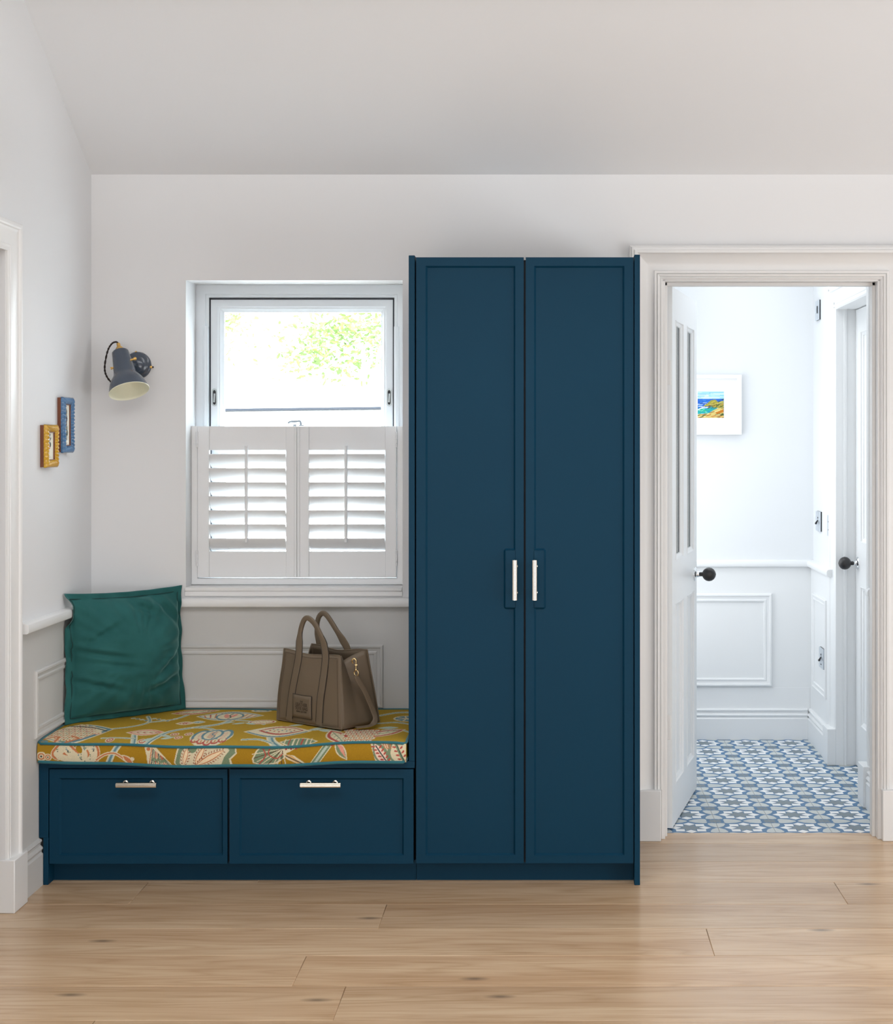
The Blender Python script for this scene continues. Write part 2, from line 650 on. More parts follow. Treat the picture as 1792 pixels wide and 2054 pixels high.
# room beyond the left doorway
lw = MB().box(WL - 1.6, WL - 0.28, -0.88, -0.76, -0.02, 2.6)
lw.box(WL - 1.7, WL - 1.6, -1.9, -0.76, -0.02, 2.6)
lw.box(WL - 1.6, WL - 0.28, -1.95, -1.8, -0.02, 2.6)
lw.box(WL - 1.7, WL - 0.28, -1.95, -0.76, 2.6, 2.7)
lw.box(WL - 1.7, WL - 0.29, -1.95, -0.76, -0.1, -0.001)
lw = lw.build('wall_side_passage', M['wall'])
struct(lw, 'wall beyond the left doorway', 'wall')
bl = MB().box(WL - 0.285, WL - 0.001, -0.8885, -0.862, 0, DZ)
bl.box(WL - 0.2, WL - 0.16, -0.90, -0.862, 0, DZ)
bl = bl.build('trim_jamb_left', M['trim'], bev=0.002)
struct(bl, 'white door lining of the left doorway', 'trim')

# architrave of the left doorway: sweep in the (−Y, Z) plane with height along +X
ARCH = [(0.0, 0.0), (0.0, 0.010), (0.006, 0.016), (0.012, 0.016), (0.014, 0.013), (0.022, 0.013), (0.024, 0.016),
        (0.034, 0.016), (0.050, 0.017), (0.072, 0.022), (0.084, 0.028), (0.088, 0.036), (0.094, 0.040),
        (0.104, 0.040), (0.110, 0.034), (0.112, 0.022), (0.114, 0.0)]
a1 = MB().sweep([(0.886, 0.158), (0.886, DZ), (1.8, DZ)], [(a * 0.82, h * 0.58) for a, h in ARCH], (WL, 0, 0), (0, -1, 0), (0, 0, 1), (1, 0, 0), False)
a1 = a1.build('trim_1', M['trim'], smooth=25)
struct(a1, 'white moulded architrave around the left doorway', 'trim')
pb = MB().box(WL - 0.02, WL + 0.030, -0.894, -0.773, 0.0, 0.16).build('plinth_block', M['trim'], a1, bev=0.003)

# skirting of left wall
SKIRT = [(0, 0), (0.016, 0), (0.016, 0.100), (0.011, 0.107), (0.013, 0.113), (0.016, 0.117), (0.014, 0.123), (0.008, 0.127),
         (0.008, 0.134), (0.013, 0.141), (0.011, 0.146), (0.0, 0.150)]
s1 = MB().prism(SKIRT, (WL, -0.775, 0), (1, 0, 0), (0, 0, 1), (0, 1, 0), 0.190).build('baseboard_left', M['wains'], smooth=25)
struct(s1, 'short grey white skirting between plinth block and bench', 'skirting')

# dado rail of left wall and the rail under the window
DADO = [(0, 0), (0.024, 0.0), (0.0285, 0.003), (0.030, 0.008), (0.030, 0.021), (0.0275, 0.0285), (0.022, 0.0315), (0.0, 0.033)]
d1 = MB().prism(DADO, (WL, -0.765, 0.821), (1, 0, 0), (0, 0, 1), (0, 1, 0), 0.763).build('trim_dado_left', M['trim'], smooth=30)
struct(d1, 'white dado rail on the left wall ending behind the pillow', 'rail')
d2 = MB().prism(DADO, (WL + 0.001, -0.001, 0.826), (0, -1, 0), (0, 0, 1), (1, 0, 0), 1.18).build('trim_dado_back', M['trim'], smooth=30)
struct(d2, 'white dado rail below the window behind the bag', 'rail')

# wainscot panel mouldings (rectangular frames)
PANEL = [(0, 0), (0, 0.006), (0.003, 0.010), (0.008, 0.010), (0.010, 0.007), (0.018, 0.005), (0.022, 0.007), (0.027, 0.006),
         (0.029, 0.002), (0.029, 0)]


def panel(name, o, u, v, n, x0, x1, z0, z1, mat, label, k=1.0):
    b = MB().sweep([(x0, z0), (x1, z0), (x1, z1), (x0, z1)], [(a * k, h * k) for a, h in PANEL], o, u, v, n, True).build(name, mat, smooth=25)
    return struct(b, label, 'moulding')


panel('trim_panel_left', (WL, 0, 0), (0, 1, 0), (0, 0, 1), (1, 0, 0), -0.632, -0.03, 0.474, 0.688, M['wains'],
      'rectangular panel moulding on the left wall beside the pillow', 1.2)
panel('trim_panel_back', (0, 0, 0), (1, 0, 0), (0, 0, 1), (0, -1, 0), -1.56, -0.605, 0.466, 0.692, M['wains'],
      'rectangular panel moulding on the back wall behind the bag', 1.25)

# --- back wall (window recess left, doorway right)
WX0, WX1, WZ0, WZ1 = -1.3085, -0.5372, 0.893, 1.987
DX0, DX1, DTOP = 0.395, 1.154, 1.985
wb = MB()
wb.box(WL - 0.28, WX0, 0, 0.30, -0.02, 2.9)
wb.box(WX1, HX0 - 0.1, 0, 0.30, -0.02, 2.9)
wb.box(WX0, WX1, 0, 0.30, WZ1, 2.9)
wb.box(WX0, WX1, 0, 0.30, -0.02, WZ0)
wb.box(HX0 - 0.1, DX0, 0, 0.12, -0.02, 2.9)
wb.box(DX1, EX, 0, 0.12, -0.02, 2.9)
wb.box(DX0, DX1, 0, 0.12, DTOP, 2.9)
wb = wb.build('wall_back', M['wall'])
struct(wb, 'white back wall holding the window and the doorway', 'wall')
# painted wainscot board below the dado of the back wall
ws = MB().box(WL + 0.001, -0.46, -0.004, 0.001, 0.3, 0.827).build('wall_back_wainscot', M['wains'])
struct(ws, 'grey white wainscot board below the window', 'wall')
ws2 = MB().box(WL - 0.001, WL + 0.002, -0.765, -0.004, 0.1, 0.823).build('wall_left_wainscot', M['wains'])
struct(ws2, 'grey white wainscot board below the left dado rail', 'wall')
# window board and apron
wbd = MB().box(WX0 - 0.004, WX1 - 0.001, -0.006, 0.16, WZ0 - 0.012, WZ0 + 0.002)
wbd.box(WX0 - 0.004, WX1 + 0.001, -0.006, 0.0, WZ0 - 0.03, WZ0 - 0.012)
wbd = wbd.build('trim_sill', M['trim'], bev=0.003)
struct(wbd, 'white window board under the shutters', 'sill')

# --- ceiling: slope rising towards the camera, then flat
ce = MB()
zs, sl = 2.363, 0.585
yk = -1.6
zk = zs - yk * sl
ce.prism([(0.30, zs - 0.30 * sl + 0.02), (0.0, zs), (yk, zk), (RY, zk), (RY, zk + 0.12), (yk, zk + 0.12), (0.30, zs + 0.12)],
         (WL - 0.28, 0, 0), (0, 1, 0), (0, 0, 1), (1, 0, 0), EX - WL + 0.28)
ce = ce.build('ceiling', M['ceil'])
struct(ce, 'white sloping ceiling above the wardrobe', 'ceiling')
bm_ = MB().box(WL, EX, -1.72, -1.62, 2.5385, 2.66).build('trim_beam', M['beam'], bev=0.004)
struct(bm_, 'greige beam just cut by the top edge of the picture', 'beam')
wr = MB().box(EX, EX + 0.2, RY, 0.12, -0.1, 3.7).build('wall_right', M['wall'])
struct(wr, 'white right wall out of frame', 'wall')
wr = MB().box(WL - 0.28, EX + 0.2, RY - 0.2, RY, -0.1, 3.7).build('wall_rear', M['wall'])
struct(wr, 'white rear wall behind the camera', 'wall')

# --- doorway trim: architrave, plinths, lining, stops
ARCH2 = [(0.0, 0.0), (0.0, 0.009), (0.005, 0.014), (0.010, 0.011), (0.011, 0.017), (0.018, 0.020), (0.020, 0.015), (0.022, 0.020),
         (0.029, 0.021), (0.031, 0.013), (0.040, 0.011), (0.050, 0.012), (0.062, 0.017), (0.074, 0.025), (0.084, 0.035), (0.089, 0.042), (0.091, 0.048),
         (0.100, 0.048), (0.102, 0.042), (0.110, 0.042), (0.113, 0.034), (0.118, 0.031), (0.118, 0.0)]
a2 = MB().sweep([(DX1 + 0.006, 0.178), (DX1 + 0.006, DTOP + 0.004), (DX0 - 0.008, DTOP + 0.004), (DX0 - 0.008, 0.178)],
                [(-a, h) for a, h in ARCH2], (0, 0, 0), (1, 0, 0), (0, 0, 1), (0, -1, 0), False)
a2 = a2.build('trim_2', M['trim'], smooth=25)
struct(a2, 'white moulded architrave around the hall doorway right of the wardrobe', 'trim')
MB().box(DX0 - 0.135, DX0 - 0.0145, -0.038, 0.0, 0.0, 0.180).build('plinth_block', M['trim'], a2, bev=0.003)
MB().box(DX1 + 0.0095, DX1 + 0.135, -0.036, 0.0, 0.0, 0.180).build('plinth_block', M['trim'], a2, bev=0.003)
ln = MB()
ln.box(DX0 - 0.012, DX0 + 0.002, -0.004, 0.121, 0.0, DTOP)
ln.box(DX1 - 0.002, DX1 + 0.012, -0.004, 0.121, 0.0, DTOP)
ln.box(DX0, DX1, -0.004, 0.121, DTOP - 0.002, DTOP + 0.012)
ln.box(DX1 - 0.014, DX1 - 0.002, 0.035, 0.078, 0.0, DTOP - 0.002)
ln.box(DX0 + 0.002, DX0 + 0.012, 0.035, 0.078, 0.0, DTOP - 0.002)
ln.box(DX0, DX1, 0.035, 0.078, DTOP - 0.014, DTOP - 0.002)
ln = ln.build('trim_3', M['trim'], bev=0.0015)
struct(ln, 'white door lining with stop strip in the hall doorway', 'trim')
bb = MB().prism(SKIRT, (DX1 + 0.135, 0, 0), (0, -1, 0), (0, 0, 1), (1, 0, 0), EX - DX1 - 0.135).build('baseboard_back', M['trim'], smooth=25)
struct(bb, 'white skirting right of the hall doorway', 'skirting')

# --- hall shell
hw = MB().box(HX0 - 0.1, HX1 + 0.4, HY, HY + 0.12, -0.02, 2.6).build('wall_hall_back', M['hall'])
struct(hw, 'white end wall of the hall behind the picture', 'wall')
hw = MB().box(HX0 - 0.1, HX0, 0.12, HY, -0.02, 2.6).build('wall_hall_left', M['hall'])
struct(hw, 'white left wall of the hall behind the open door', 'wall')
OY0, OY1, OZ = 0.588, 1.282, 1.99   # closed door in the right hall wall
hw = MB()
hw.box(HX1, HX1 + 0.14, OY1, HY, -0.02, 2.6)
hw.box(HX1, HX1 + 0.14, 0.12, OY0, -0.02, 2.6)
hw.box(HX1, HX1 + 0.14, OY0, OY1, OZ, 2.6)
hw = hw.build('wall_hall_right', M['hall'])
struct(hw, 'white right wall of the hall with switches', 'wall')
hc = MB().box(HX0 - 0.1, HX1 + 0.4, 0.12, HY + 0.12, 2.46, 2.6).build('ceiling_hall', M['hall'])
struct(hc, 'white hall ceiling out of frame', 'ceiling')
hb = MB().box(HX1 + 0.12, HX1 + 0.16, 0.4, 1.5, -0.02, 2.3).build('wall_hall_cupboard', M['hall'])
struct(hb, 'wall behind the closed hall door', 'wall')
# wainscot boards, dado, skirting, panels of hall
wz = MB().box(HX0, HX1, HY - 0.012, HY, 0.0, 0.83).build('wall_hall_wainscot', M['halltrim'])
wz2 = MB().box(HX1 - 0.013, HX1, 1.395, HY - 0.012, 0.0, 0.83).build('wall_hall_wainscot', M['halltrim'])
struct(wz, 'white wainscot of the hall end wall', 'wall')
struct(wz2, 'white wainscot of the right hall wall', 'wall')
hd = MB().prism([(a * 1.15, h) for a, h in DADO], (HX0, HY, 0.817), (0, -1, 0), (0, 0, 1), (1, 0, 0), HX1 - HX0).build('trim_dado_hall', M['halltrim'], smooth=30)
struct(hd, 'white dado rail on the hall end wall', 'rail')
hd = MB().prism([(a * 1.15, h) for a, h in DADO], (HX1, 1.335, 0.817), (-1, 0, 0), (0, 0, 1), (0, 1, 0), HY - 1.335).build('trim_dado_hall', M['halltrim'], smooth=30)
struct(hd, 'short white dado rail on the right hall wall below the switches', 'rail')
hd = MB().prism([(a * 1.15, h) for a, h in DADO], (HX1, 0.425, 0.817), (-1, 0, 0), (0, 0, 1), (0, 1, 0), 0.05).build('trim_dado_hall', M['halltrim'], smooth=30)
struct(hd, 'stub of white dado rail nearest the doorway in the hall', 'rail')
HSK = [(a * 1.25 + (0.012 if a > 0 else 0), h * 0.98) for a, h in SKIRT]
hs_ = MB().prism(HSK, (HX0, HY, 0), (0, -1, 0), (0, 0, 1), (1, 0, 0), HX1 - HX0 - 0.03).build('baseboard_hall_back', M['halltrim'], smooth=25)
struct(hs_, 'white skirting of the hall end wall', 'skirting')
hs_ = MB().prism(HSK, (HX1, 1.40, 0), (-1, 0, 0), (0, 0, 1), (0, 1, 0), HY - 1.40).build('baseboard_hall_right', M['halltrim'], smooth=25)
struct(hs_, 'white skirting of the right hall wall below the switches', 'skirting')
hs_ = MB().prism(HSK, (HX1, 0.125, 0), (-1, 0, 0), (0, 0, 1), (0, 1, 0), 0.36).build('baseboard_hall_near', M['halltrim'], smooth=25)
struct(hs_, 'white skirting of the hall beside the doorway lining', 'skirting')
b_ = panel('trim_panel_hall', (0, HY - 0.012, 0), (1, 0, 0), (0, 0, 1), (0, -1, 0), 0.42, 1.036, 0.250, 0.690, M['halltrim'],
           'large panel moulding on the hall end wall below the picture', 1.35)
b_ = panel('trim_panel_hall', (HX1 - 0.013, 0, 0), (0, -1, 0), (0, 0, 1), (-1, 0, 0), -1.82, -1.46, 0.26, 0.70, M['halltrim'],
           'narrow panel moulding around the low socket on the right hall wall')
fb = MB().box(HX0, HX1 - 0.02, HY - 0.0135, HY - 0.011, 0.14, 0.244).build('trim_fillet_hall', M['halltrim'], bev=0.001)
struct(fb, 'flat board above the skirting of the hall end wall', 'trim')

# architrave and closed door on the right of hall
ar = MB()
for (ya, yb) in ((OY1, OY1 + 0.114), (OY0, OY0 - 0.114)):
    sgn = 1 if yb > ya else -1
    ar.prism([(a * sgn * 0.9, h * 0.5) for a, h in ARCH], (HX1, ya, 0.15), (0, 1, 0), (-1, 0, 0), (0, 0, 1), OZ + 0.114 - 0.15)
ar.prism([(a * 0.9, h * 0.5) for a, h in ARCH], (HX1, OY0 - 0.114, OZ), (0, 0, 1), (-1, 0, 0), (0, 1, 0), OY1 - OY0 + 0.228)
ar = ar.build('trim_4', M['halltrim'], smooth=25)
struct(ar, 'white architrave around the closed hall door', 'trim')
MB().box(HX1 - 0.041, HX1 + 0.085, OY1 - 0.001, OY1 + 0.118, 0.0, 0.158).build('plinth_block', M['halltrim'], ar, bev=0.002)
MB().box(HX1 - 0.041, HX1 + 0.02, OY0 - 0.110, OY0, 0.0, 0.158).build('plinth_block', M['halltrim'], ar, bev=0.002)
lg = MB().box(HX1 - 0.005, HX1 + 0.14, OY1 - 0.002, OY1 + 0.02, 0, OZ).box(HX1 - 0.005, HX1 + 0.14, OY0 - 0.02, OY0 + 0.002, 0, OZ)
lg.box(HX1 - 0.005, HX1 + 0.14, OY0, OY1, OZ - 0.002, OZ + 0.015)
lg.box(HX1 + 0.03, HX1 + 0.042, OY1 - 0.010, OY1, 0, OZ)
lg = lg.build('trim_5', M['halltrim'], bev=0.0015)
struct(lg, 'white lining of the closed hall door', 'trim')


def frame_door(parent, o, u, n, w, z0, z1, th, holes, mat, glazed):
    """panelled door leaf: u along width, n is the visible face normal; holes = (t0,t1,z0,z1)"""
    o, u, n = Vector(o), Vector(u).normalized(), Vector(n).normalized()
    k = Vector((0, 0, 1))
    ts = sorted({0.0, w} | {h[0] for h in holes} | {h[1] for h in holes})
    zz = sorted({z0, z1} | {h[2] for h in holes} | {h[3] for h in holes})
    b = MB()
    for i in range(len(ts) - 1):
        for j in range(len(zz) - 1):
            tc, zc = (ts[i] + ts[i + 1]) / 2, (zz[j] + zz[j + 1]) / 2
            if any(h[0] < tc < h[1] and h[2] < zc < h[3] for h in holes):
                continue
            b.prism([(ts[i], zz[j]), (ts[i + 1], zz[j]), (ts[i + 1], zz[j + 1]), (ts[i], zz[j + 1])], o, u, k, -n, th)
    leaf = b.build('door_leaf', mat, parent)
    DM = [(0, 0.0), (0, 0.002), (0.004, 0.001), (0.006, -0.004), (0.016, -0.008), (0.018, -0.014), (0, -0.014)]
    for q, h in enumerate(holes):
        mb = MB().sweep([(h[0], h[2]), (h[1], h[2]), (h[1], h[3]), (h[0], h[3])], DM, o, u, k, n, True)
        mb.build('panel_moulding', mat, parent, smooth=25)
        p = MB()
        d = 0.016 if q < glazed else 0.012
        tt = 0.004 if q < glazed else 0.012
        p.prism([(h[0], h[2]), (h[1], h[2]), (h[1], h[3]), (h[0], h[3])], o - n * d, u, k, -n, tt)
        p.build('pane' if q < glazed else 'panel', M['glass'] if q < glazed else mat, parent)
        if q < glazed:
            g = MB()
            for (a0, a1, c0, c1) in ((h[0], h[0] + 0.004, h[2], h[3]), (h[1] - 0.004, h[1], h[2], h[3])):
                g.prism([(a0, c0), (a1, c0), (a1, c1), (a0, c1)], o - n * 0.0145, u, k, -n, 0.003)
            g.build('glazing_strip', M['black'], parent)
    return leaf


def knob(parent, p, n, kind='door_knob'):
    k = MB().lathe([(0.0285, 0.0), (0.0285, 0.003), (0.024, 0.007), (0.013, 0.009), (0.0115, 0.012), (0.0115, 0.019), (0.009, 0.021)], p, n, 24)
    k.build('rose', M['chrome'], parent, smooth=35)
    r = 0.0275
    pr = [(0.0085, 0.019), (0.0085, 0.031)]
    for i in range(15):
        th = PI * (i + 1.4) / 16.4
        rr = r * math.sin(th) * (1.0 + 0.012 * (i % 2))
        pr.append((rr, 0.031 + r - 0.001 - r * math.cos(th)))
    pr.append((0.0, 0.031 + 2 * r))
    MB().lathe(pr, p, n, 24).build(kind, M['ebony'], parent, smooth=40)


# the open half-glazed door
e = Vector((0.2169, 0.9762, 0))
nrm = Vector((0.9762, -0.2169, 0))
d1_ = thing('door_1', 'white half-glazed door standing open into the hall', 'door', kind='structure')
o1 = Vector((0.431, 0.124, 0))
frame_door(d1_, o1, e, nrm, 0.688, 0.008, 1.977, 0.036,
           [(0.09, 0.30, 0.975, 1.862), (0.40, 0.61, 0.975, 1.862), (0.09, 0.30, 0.15, 0.815), (0.40, 0.61, 0.15, 0.815)], M['halltrim'], 2)
knob(d1_, o1 + e * 0.628 + Vector((0, 0, 0.880)), nrm)
hg = MB()
for z in (0.33, 1.62):
    hg.prism([(-0.003, z), (-0.003, z + 0.09), (0.0005, z + 0.09), (0.0005, z)], o1 - nrm * 0.005, e, (0, 0, 1), -nrm, 0.024)
hg.build('hinge', M['trim'], d1_, bev=0.001)
# the closed door
d2_ = thing('door_2', 'white panelled door standing closed in the right hall wall', 'door', kind='structure')
frame_door(d2_, (1.317, OY1 - 0.003, 0), (0, -1, 0), (-1, 0, 0), OY1 - OY0 - 0.006, 0.006, 1.984, 0.038,
           [(0.115, 0.30, 0.98, 1.885), (0.39, 0.575, 0.98, 1.885), (0.115, 0.30, 0.19, 0.79), (0.39, 0.575, 0.19, 0.79)], M['halltrim'], 0)
knob(d2_, Vector((1.317, 1.222, 0.886)), Vector((-1, 0, 0)))

# --- hall floor tiles
ft = MB().box(HX0, HX1 + 0.12, 0.0925, HY, -0.10, -0.0013).build('floor', M['grout'])
struct(ft, 'patterned encaustic tile floor of the hall', 'floor')


def tile_mesh(S, h):
    b = MB()
    b.box(-S / 2, S / 2, -S / 2, S / 2, -0.008, 0.0, 0)

    def poly(pts, mi, lvl):
        b.add([(x * S, yy * S, 0.00025 * lvl) for x, yy in pts], [tuple(range(len(pts)))], mi)
    q = 0.08
    for k in range(4):
        c, s_ = math.cos(k * PI / 2), math.sin(k * PI / 2)
        rot = lambda p: (p[0] * c - p[1] * s_, p[0] * s_ + p[1] * c)
        # white squares: on axis (turned 45 degrees) and on the diagonal
        poly([rot(p) for p in ((0.160, 0), (0.272, -0.111), (0.385, 0), (0.272, 0.111))], 1, 1)
        poly([rot(p) for p in ((0.112, 0.112), (0.272, 0.112), (0.272, 0.272), (0.112, 0.272))], 1, 1)
        # light grey petals at the tile edge, both sides of its middle
        for m in (1, -1):
            pts = [(0.5, 0.012), (0.46, 0.035), (0.385, 0.125), (0.345, 0.27), (0.352, 0.325), (0.43, 0.352), (0.5, 0.335)]
            pts = [rot((x, yy * m)) for x, yy in pts]
            poly(pts if m == 1 else pts[::-1], 2, 1)
        # grey quarter star at the corner
        st = [(0.5, 0.5), (0.5, 0.395), (0.455, 0.415), (0.42, 0.375), (0.415, 0.42), (0.375, 0.42), (0.415, 0.455), (0.395, 0.5)]
        poly([rot(p) for p in st], 3, 1)
    star = []
    for k in range(16):
        r = 0.245 if k % 2 else 0.132
        star.append((r * math.cos(k * PI / 8), r * math.sin(k * PI / 8)))
    cpt = [(0, 0)] + star
    b.add([(x * S, yy * S, 0.00025) for x, yy in cpt], [(0, i + 1, (i + 1) % 16 + 1) for i in range(16)], 3)
    me = bpy.data.meshes.new('tile')
    me.from_pydata(b.v, [], b.f)
    me.polygons.foreach_set('material_index', b.m)
    for m in TILE_M:
        me.materials.append(m)
    bm = bmesh.new()
    bm.from_mesh(me)
    for f in bm.faces:
        if f.calc_center_median().z > 0.0001 and f.normal.z < 0:
            f.normal_flip()
    bm.to_mesh(me)
    bm.free()
    return me


TP = 0.2030
tm = tile_mesh(0.2012, 0.008)
y0 = 0.0925 + 0.0215 - 0.2 * 0     # first full row starts just past the threshold
for j in range(10):
    for i in range(6):
        cx = 0.297 + i * TP
        cy = 0.166 + j * TP
        if cx + TP / 2 < HX0 or cy > HY + 0.02 or cx > 1.40:
            continue
        if cx > 1.2 and not (OY0 < cy < OY1):
            continue
        o = bpy.data.objects.new('tile', tm)
        COL.objects.link(o)
        o.parent = ft
        o.location = (cx, cy, -0.0005)

# ================================================================== WINDOW
w1 = thing('window_1', 'white sash window in the recess with garden beyond', 'window', kind='structure')
fy = 0.158
b = MB()
FR = [(0, 0), (0, 0.02), (0.034, 0.02), (0.036, 0.012), (0.046, 0.012), (0.048, 0.0)]
b.sweep([(WX0, WZ0), (WX1, WZ0), (WX1, WZ1), (WX0, WZ1)], FR, (0, fy + 0.02, 0), (1, 0, 0), (0, 0, 1), (0, -1, 0), True)
b.build('window_frame', M['upvc'], w1, bev=0.001)
b = MB().box(WX0 + 0.001, WX0 + 0.049, fy + 0.021, 0.27, WZ0, WZ1).box(WX1 - 0.049, WX1 - 0.001, fy + 0.021, 0.27, WZ0, WZ1)
b.box(WX0 + 0.04, WX1 - 0.04, fy + 0.021, 0.27, WZ1 - 0.049, WZ1 - 0.001)
b.build('frame_box', M['upvc'], w1)
g = MB().box(WX0 + 0.047, WX0 + 0.052, fy + 0.012, fy + 0.03, WZ0, WZ1 - 0.05).box(WX1 - 0.052, WX1 - 0.047, fy + 0.012, fy + 0.03, WZ0, WZ1 - 0.05)
g.box(WX0 + 0.047, WX1 - 0.047, fy + 0.012, fy + 0.03, WZ1 - 0.054, WZ1 - 0.049)
g.build('sash_gap_shade', M['dark'], w1)  # dark strips stand in for the shade inside the gap around the sash
for (xa, xb) in ((WX0 + 0.028, WX0 + 0.046), (WX1 - 0.046, WX1 - 0.028)):
    b = MB().box(xa, xb, fy - 0.008, fy + 0.015, WZ0, 1.834)
    b.box(xa + 0.004, xb - 0.006, fy - 0.012, fy - 0.008, WZ0, 1.834)
    b.build('side_channel', M['upvc'], w1, bev=0.0015)
SX0, SX1, SZ1 = WX0 + 0.0505, WX1 - 0.0505, WZ1 - 0.0525
MZ = 1.405
SASH = [(0, 0), (0, 0.022), (0.026, 0.022), (0.030, 0.018), (0.034, 0.017), (0.044, 0.006), (0.047, 0.004), (0.047, -0.012), (0, -0.012)]
us = MB().sweep([(SX0, MZ), (SX1, MZ), (SX1, SZ1), (SX0, SZ1)], SASH, (0, fy + 0.036, 0), (1, 0, 0), (0, 0, 1), (0, -1, 0), True)
us = us.build('sash', M['upvc'], w1, bev=0.0008)
MB().box(SX0 + 0.044, SX1 - 0.044, fy + 0.034, fy + 0.040, MZ + 0.044, SZ1 - 0.044).build('pane', M['glass'], us)
ls = MB().sweep([(SX0, WZ0 + 0.05), (SX1, WZ0 + 0.05), (SX1, MZ - 0.004), (SX0, MZ - 0.004)], SASH, (0, fy + 0.056, 0), (1, 0, 0), (0, 0, 1), (0, -1, 0), True)
ls = ls.build('sash', M['upvc'], w1, bev=0.0008)
MB().box(SX0 + 0.044, SX1 - 0.044, fy + 0.054, fy + 0.060, WZ0 + 0.09, MZ - 0.045).build('pane', M['glass'], ls)
# finger latches in the stiles
for cx in (SX0 + 0.0150, SX1 - 0.0150):
    l = MB()
    yy = fy + 0.0135
    st = [(0.0092 * math.cos(t) , 0.0235 + 0.0092 * math.sin(t)) for t in np.linspace(0, PI, 9)]
    st += [(0.0092 * math.cos(t), -0.0235 + 0.0092 * math.sin(t)) for t in np.linspace(PI, 2 * PI, 9)]
    l.prism(st, (cx, yy, 1.575), (1, 0, 0), (0, 0, 1), (0, -1, 0), 0.0025, 0)
    st2 = [(x * 0.6, z * 0.82) for x, z in st]
    l.prism(st2, (cx, yy - 0.0025, 1.575), (1, 0, 0), (0, 0, 1), (0, -1, 0), 0.0006, 1)
    l.prism([(-0.0035, -0.018), (0.0022, -0.018), (0.0035, 0.014), (-0.0015, 0.014)], (cx, yy - 0.003, 1.575), (1, 0, 0), (0, 0, 1), (0, -1, 0), 0.004, 0)
    l.build('latch', [M['satin'], M['black']], us, smooth=35)
# fastener on the meeting rail
f = MB()
fx, fz = -0.931, 1.4620
f.box(fx - 0.026, fx + 0.026, fy - 0.004, fy + 0.014, fz, fz + 0.005)
f.box(fx - 0.022, fx - 0.010, fy - 0.002, fy + 0.010, fz + 0.005, fz + 0.014)
f.box(fx - 0.002, fx + 0.018, fy - 0.002, fy + 0.010, fz + 0.008, fz + 0.012)
f.tube(smoothpath([(fx - 0.040, fy, fz + 0.018), (fx - 0.032, fy, fz + 0.0235), (fx - 0.01, fy, fz + 0.025), (fx + 0.004, fy, fz + 0.025), (fx + 0.006, fy, fz + 0.012)], 5), 0.004, 8)
f.build('fastener', M['gunmetal'], us, smooth=35, bev=None)
for cx in (SX0 + 0.034, SX1 - 0.030):
    MB().box(cx - 0.006, cx + 0.006, fy + 0.002, fy + 0.02, 1.4525, 1.468).build('restrictor', M['upvc'], us, bev=0.003)

# --- cafe shutters
shut = thing('window_shutter', 'white louvred cafe shutters folded shut across the lower half of the window', 'shutters', loc=(-0.92, 0.09, WZ0))


def sbox(*c):
    return MB().box(c[0] + 0.92, c[1] + 0.92, c[2] - 0.09, c[3] - 0.09, c[4] - WZ0, c[5] - WZ0)


SF = [(0, 0), (0, 0.03), (0.021, 0.03), (0.0235, 0.026), (0.0235, 0)]
fr = MB().sweep([(-1.2845 + 0.92 - 0.0235, 0.576), (-1.2845 + 0.92 - 0.0235, 0.004), (-0.5665 + 0.92 + 0.0235, 0.004), (-0.5665 + 0.92 + 0.0235, 0.576)],
                SF, (0, 0.024, 0), (1, 0, 0), (0, 0, 1), (0, -1, 0), False)
fr.build('shutter_frame', M['shutter'], shut, bev=0.0012)
LZ0, LZ1 = 1.0165, 1.3822


def shutter_panel(x0, x1, l0, l1, rodx, hingex, side):
    b = sbox(x0, l0, 0.078, 0.102, 0.9235, 1.4686)
    b2 = sbox(l1, x1, 0.078, 0.102, 0.9235, 1.4686)
    b.add(b2.v, b2.f)
    for z0, z1 in ((0.9235, LZ0), (LZ1, 1.4686)):
        b3 = sbox(l0, l1, 0.081, 0.099, z0, z1)
        b.add(b3.v, b3.f)
    p = b.build('shutter_panel', M['shutter'], shut, bev=0.0012)
    prof = [(0.0325 * math.cos(t), 0.0048 * math.sin(t)) for t in np.linspace(0, 2 * PI, 17)[:-1]]
    lm = MB().prism(prof, (-(l1 - l0) / 2 + 0.001, 0, 0), (0, 1, 0), (0, 0, 1), (1, 0, 0), l1 - l0 - 0.002).mesh('louvre', 40)
    lm.materials.append(M['shutter'])
    for k in range(7):
        o = bpy.data.objects.new('louvre', lm)
        COL.objects.link(o)
        o.parent = p
        o.location = ((l0 + l1) / 2 + 0.92, 0.0, 1.345 - 0.0506 * k - WZ0)
        o.rotation_euler = (R(-47), 0, 0)
    MB().tube([(rodx + 0.92, -0.026, 1.398 - WZ0), (rodx + 0.92, -0.026, 1.051 - WZ0)], 0.0058, 10).build('tilt_rod', M['shutter'], p, smooth=40)
    for hz in (1.425, 0.997):
        h = MB()
        for q in range(4):
            h.tube([(hingex + 0.92, -0.0145, hz - WZ0 - 0.032 + q * 0.0145), (hingex + 0.92, -0.0145, hz - WZ0 - 0.019 + q * 0.0145)], 0.0036, 10)
        h.build('hinge', M['shutter'], p, smooth=40)
    return p


shutter_panel(-1.2845, -0.9352, -1.2428, -0.9654, -1.106, -1.2855, -1)
shutter_panel(-0.9160, -0.5680, -0.8826, -0.6075, -0.7475, -0.5672, 1)
ast = sbox(-0.9350, -0.9262, 0.075, 0.102, 0.9235, 1.4686)
ast2 = sbox(-0.9256, -0.9162, 0.078, 0.102, 0.9235, 1.4686)
ast.add(ast2.v, ast2.f)
ast.build('meeting_strip', M['shutter'], shut, bev=0.0012)

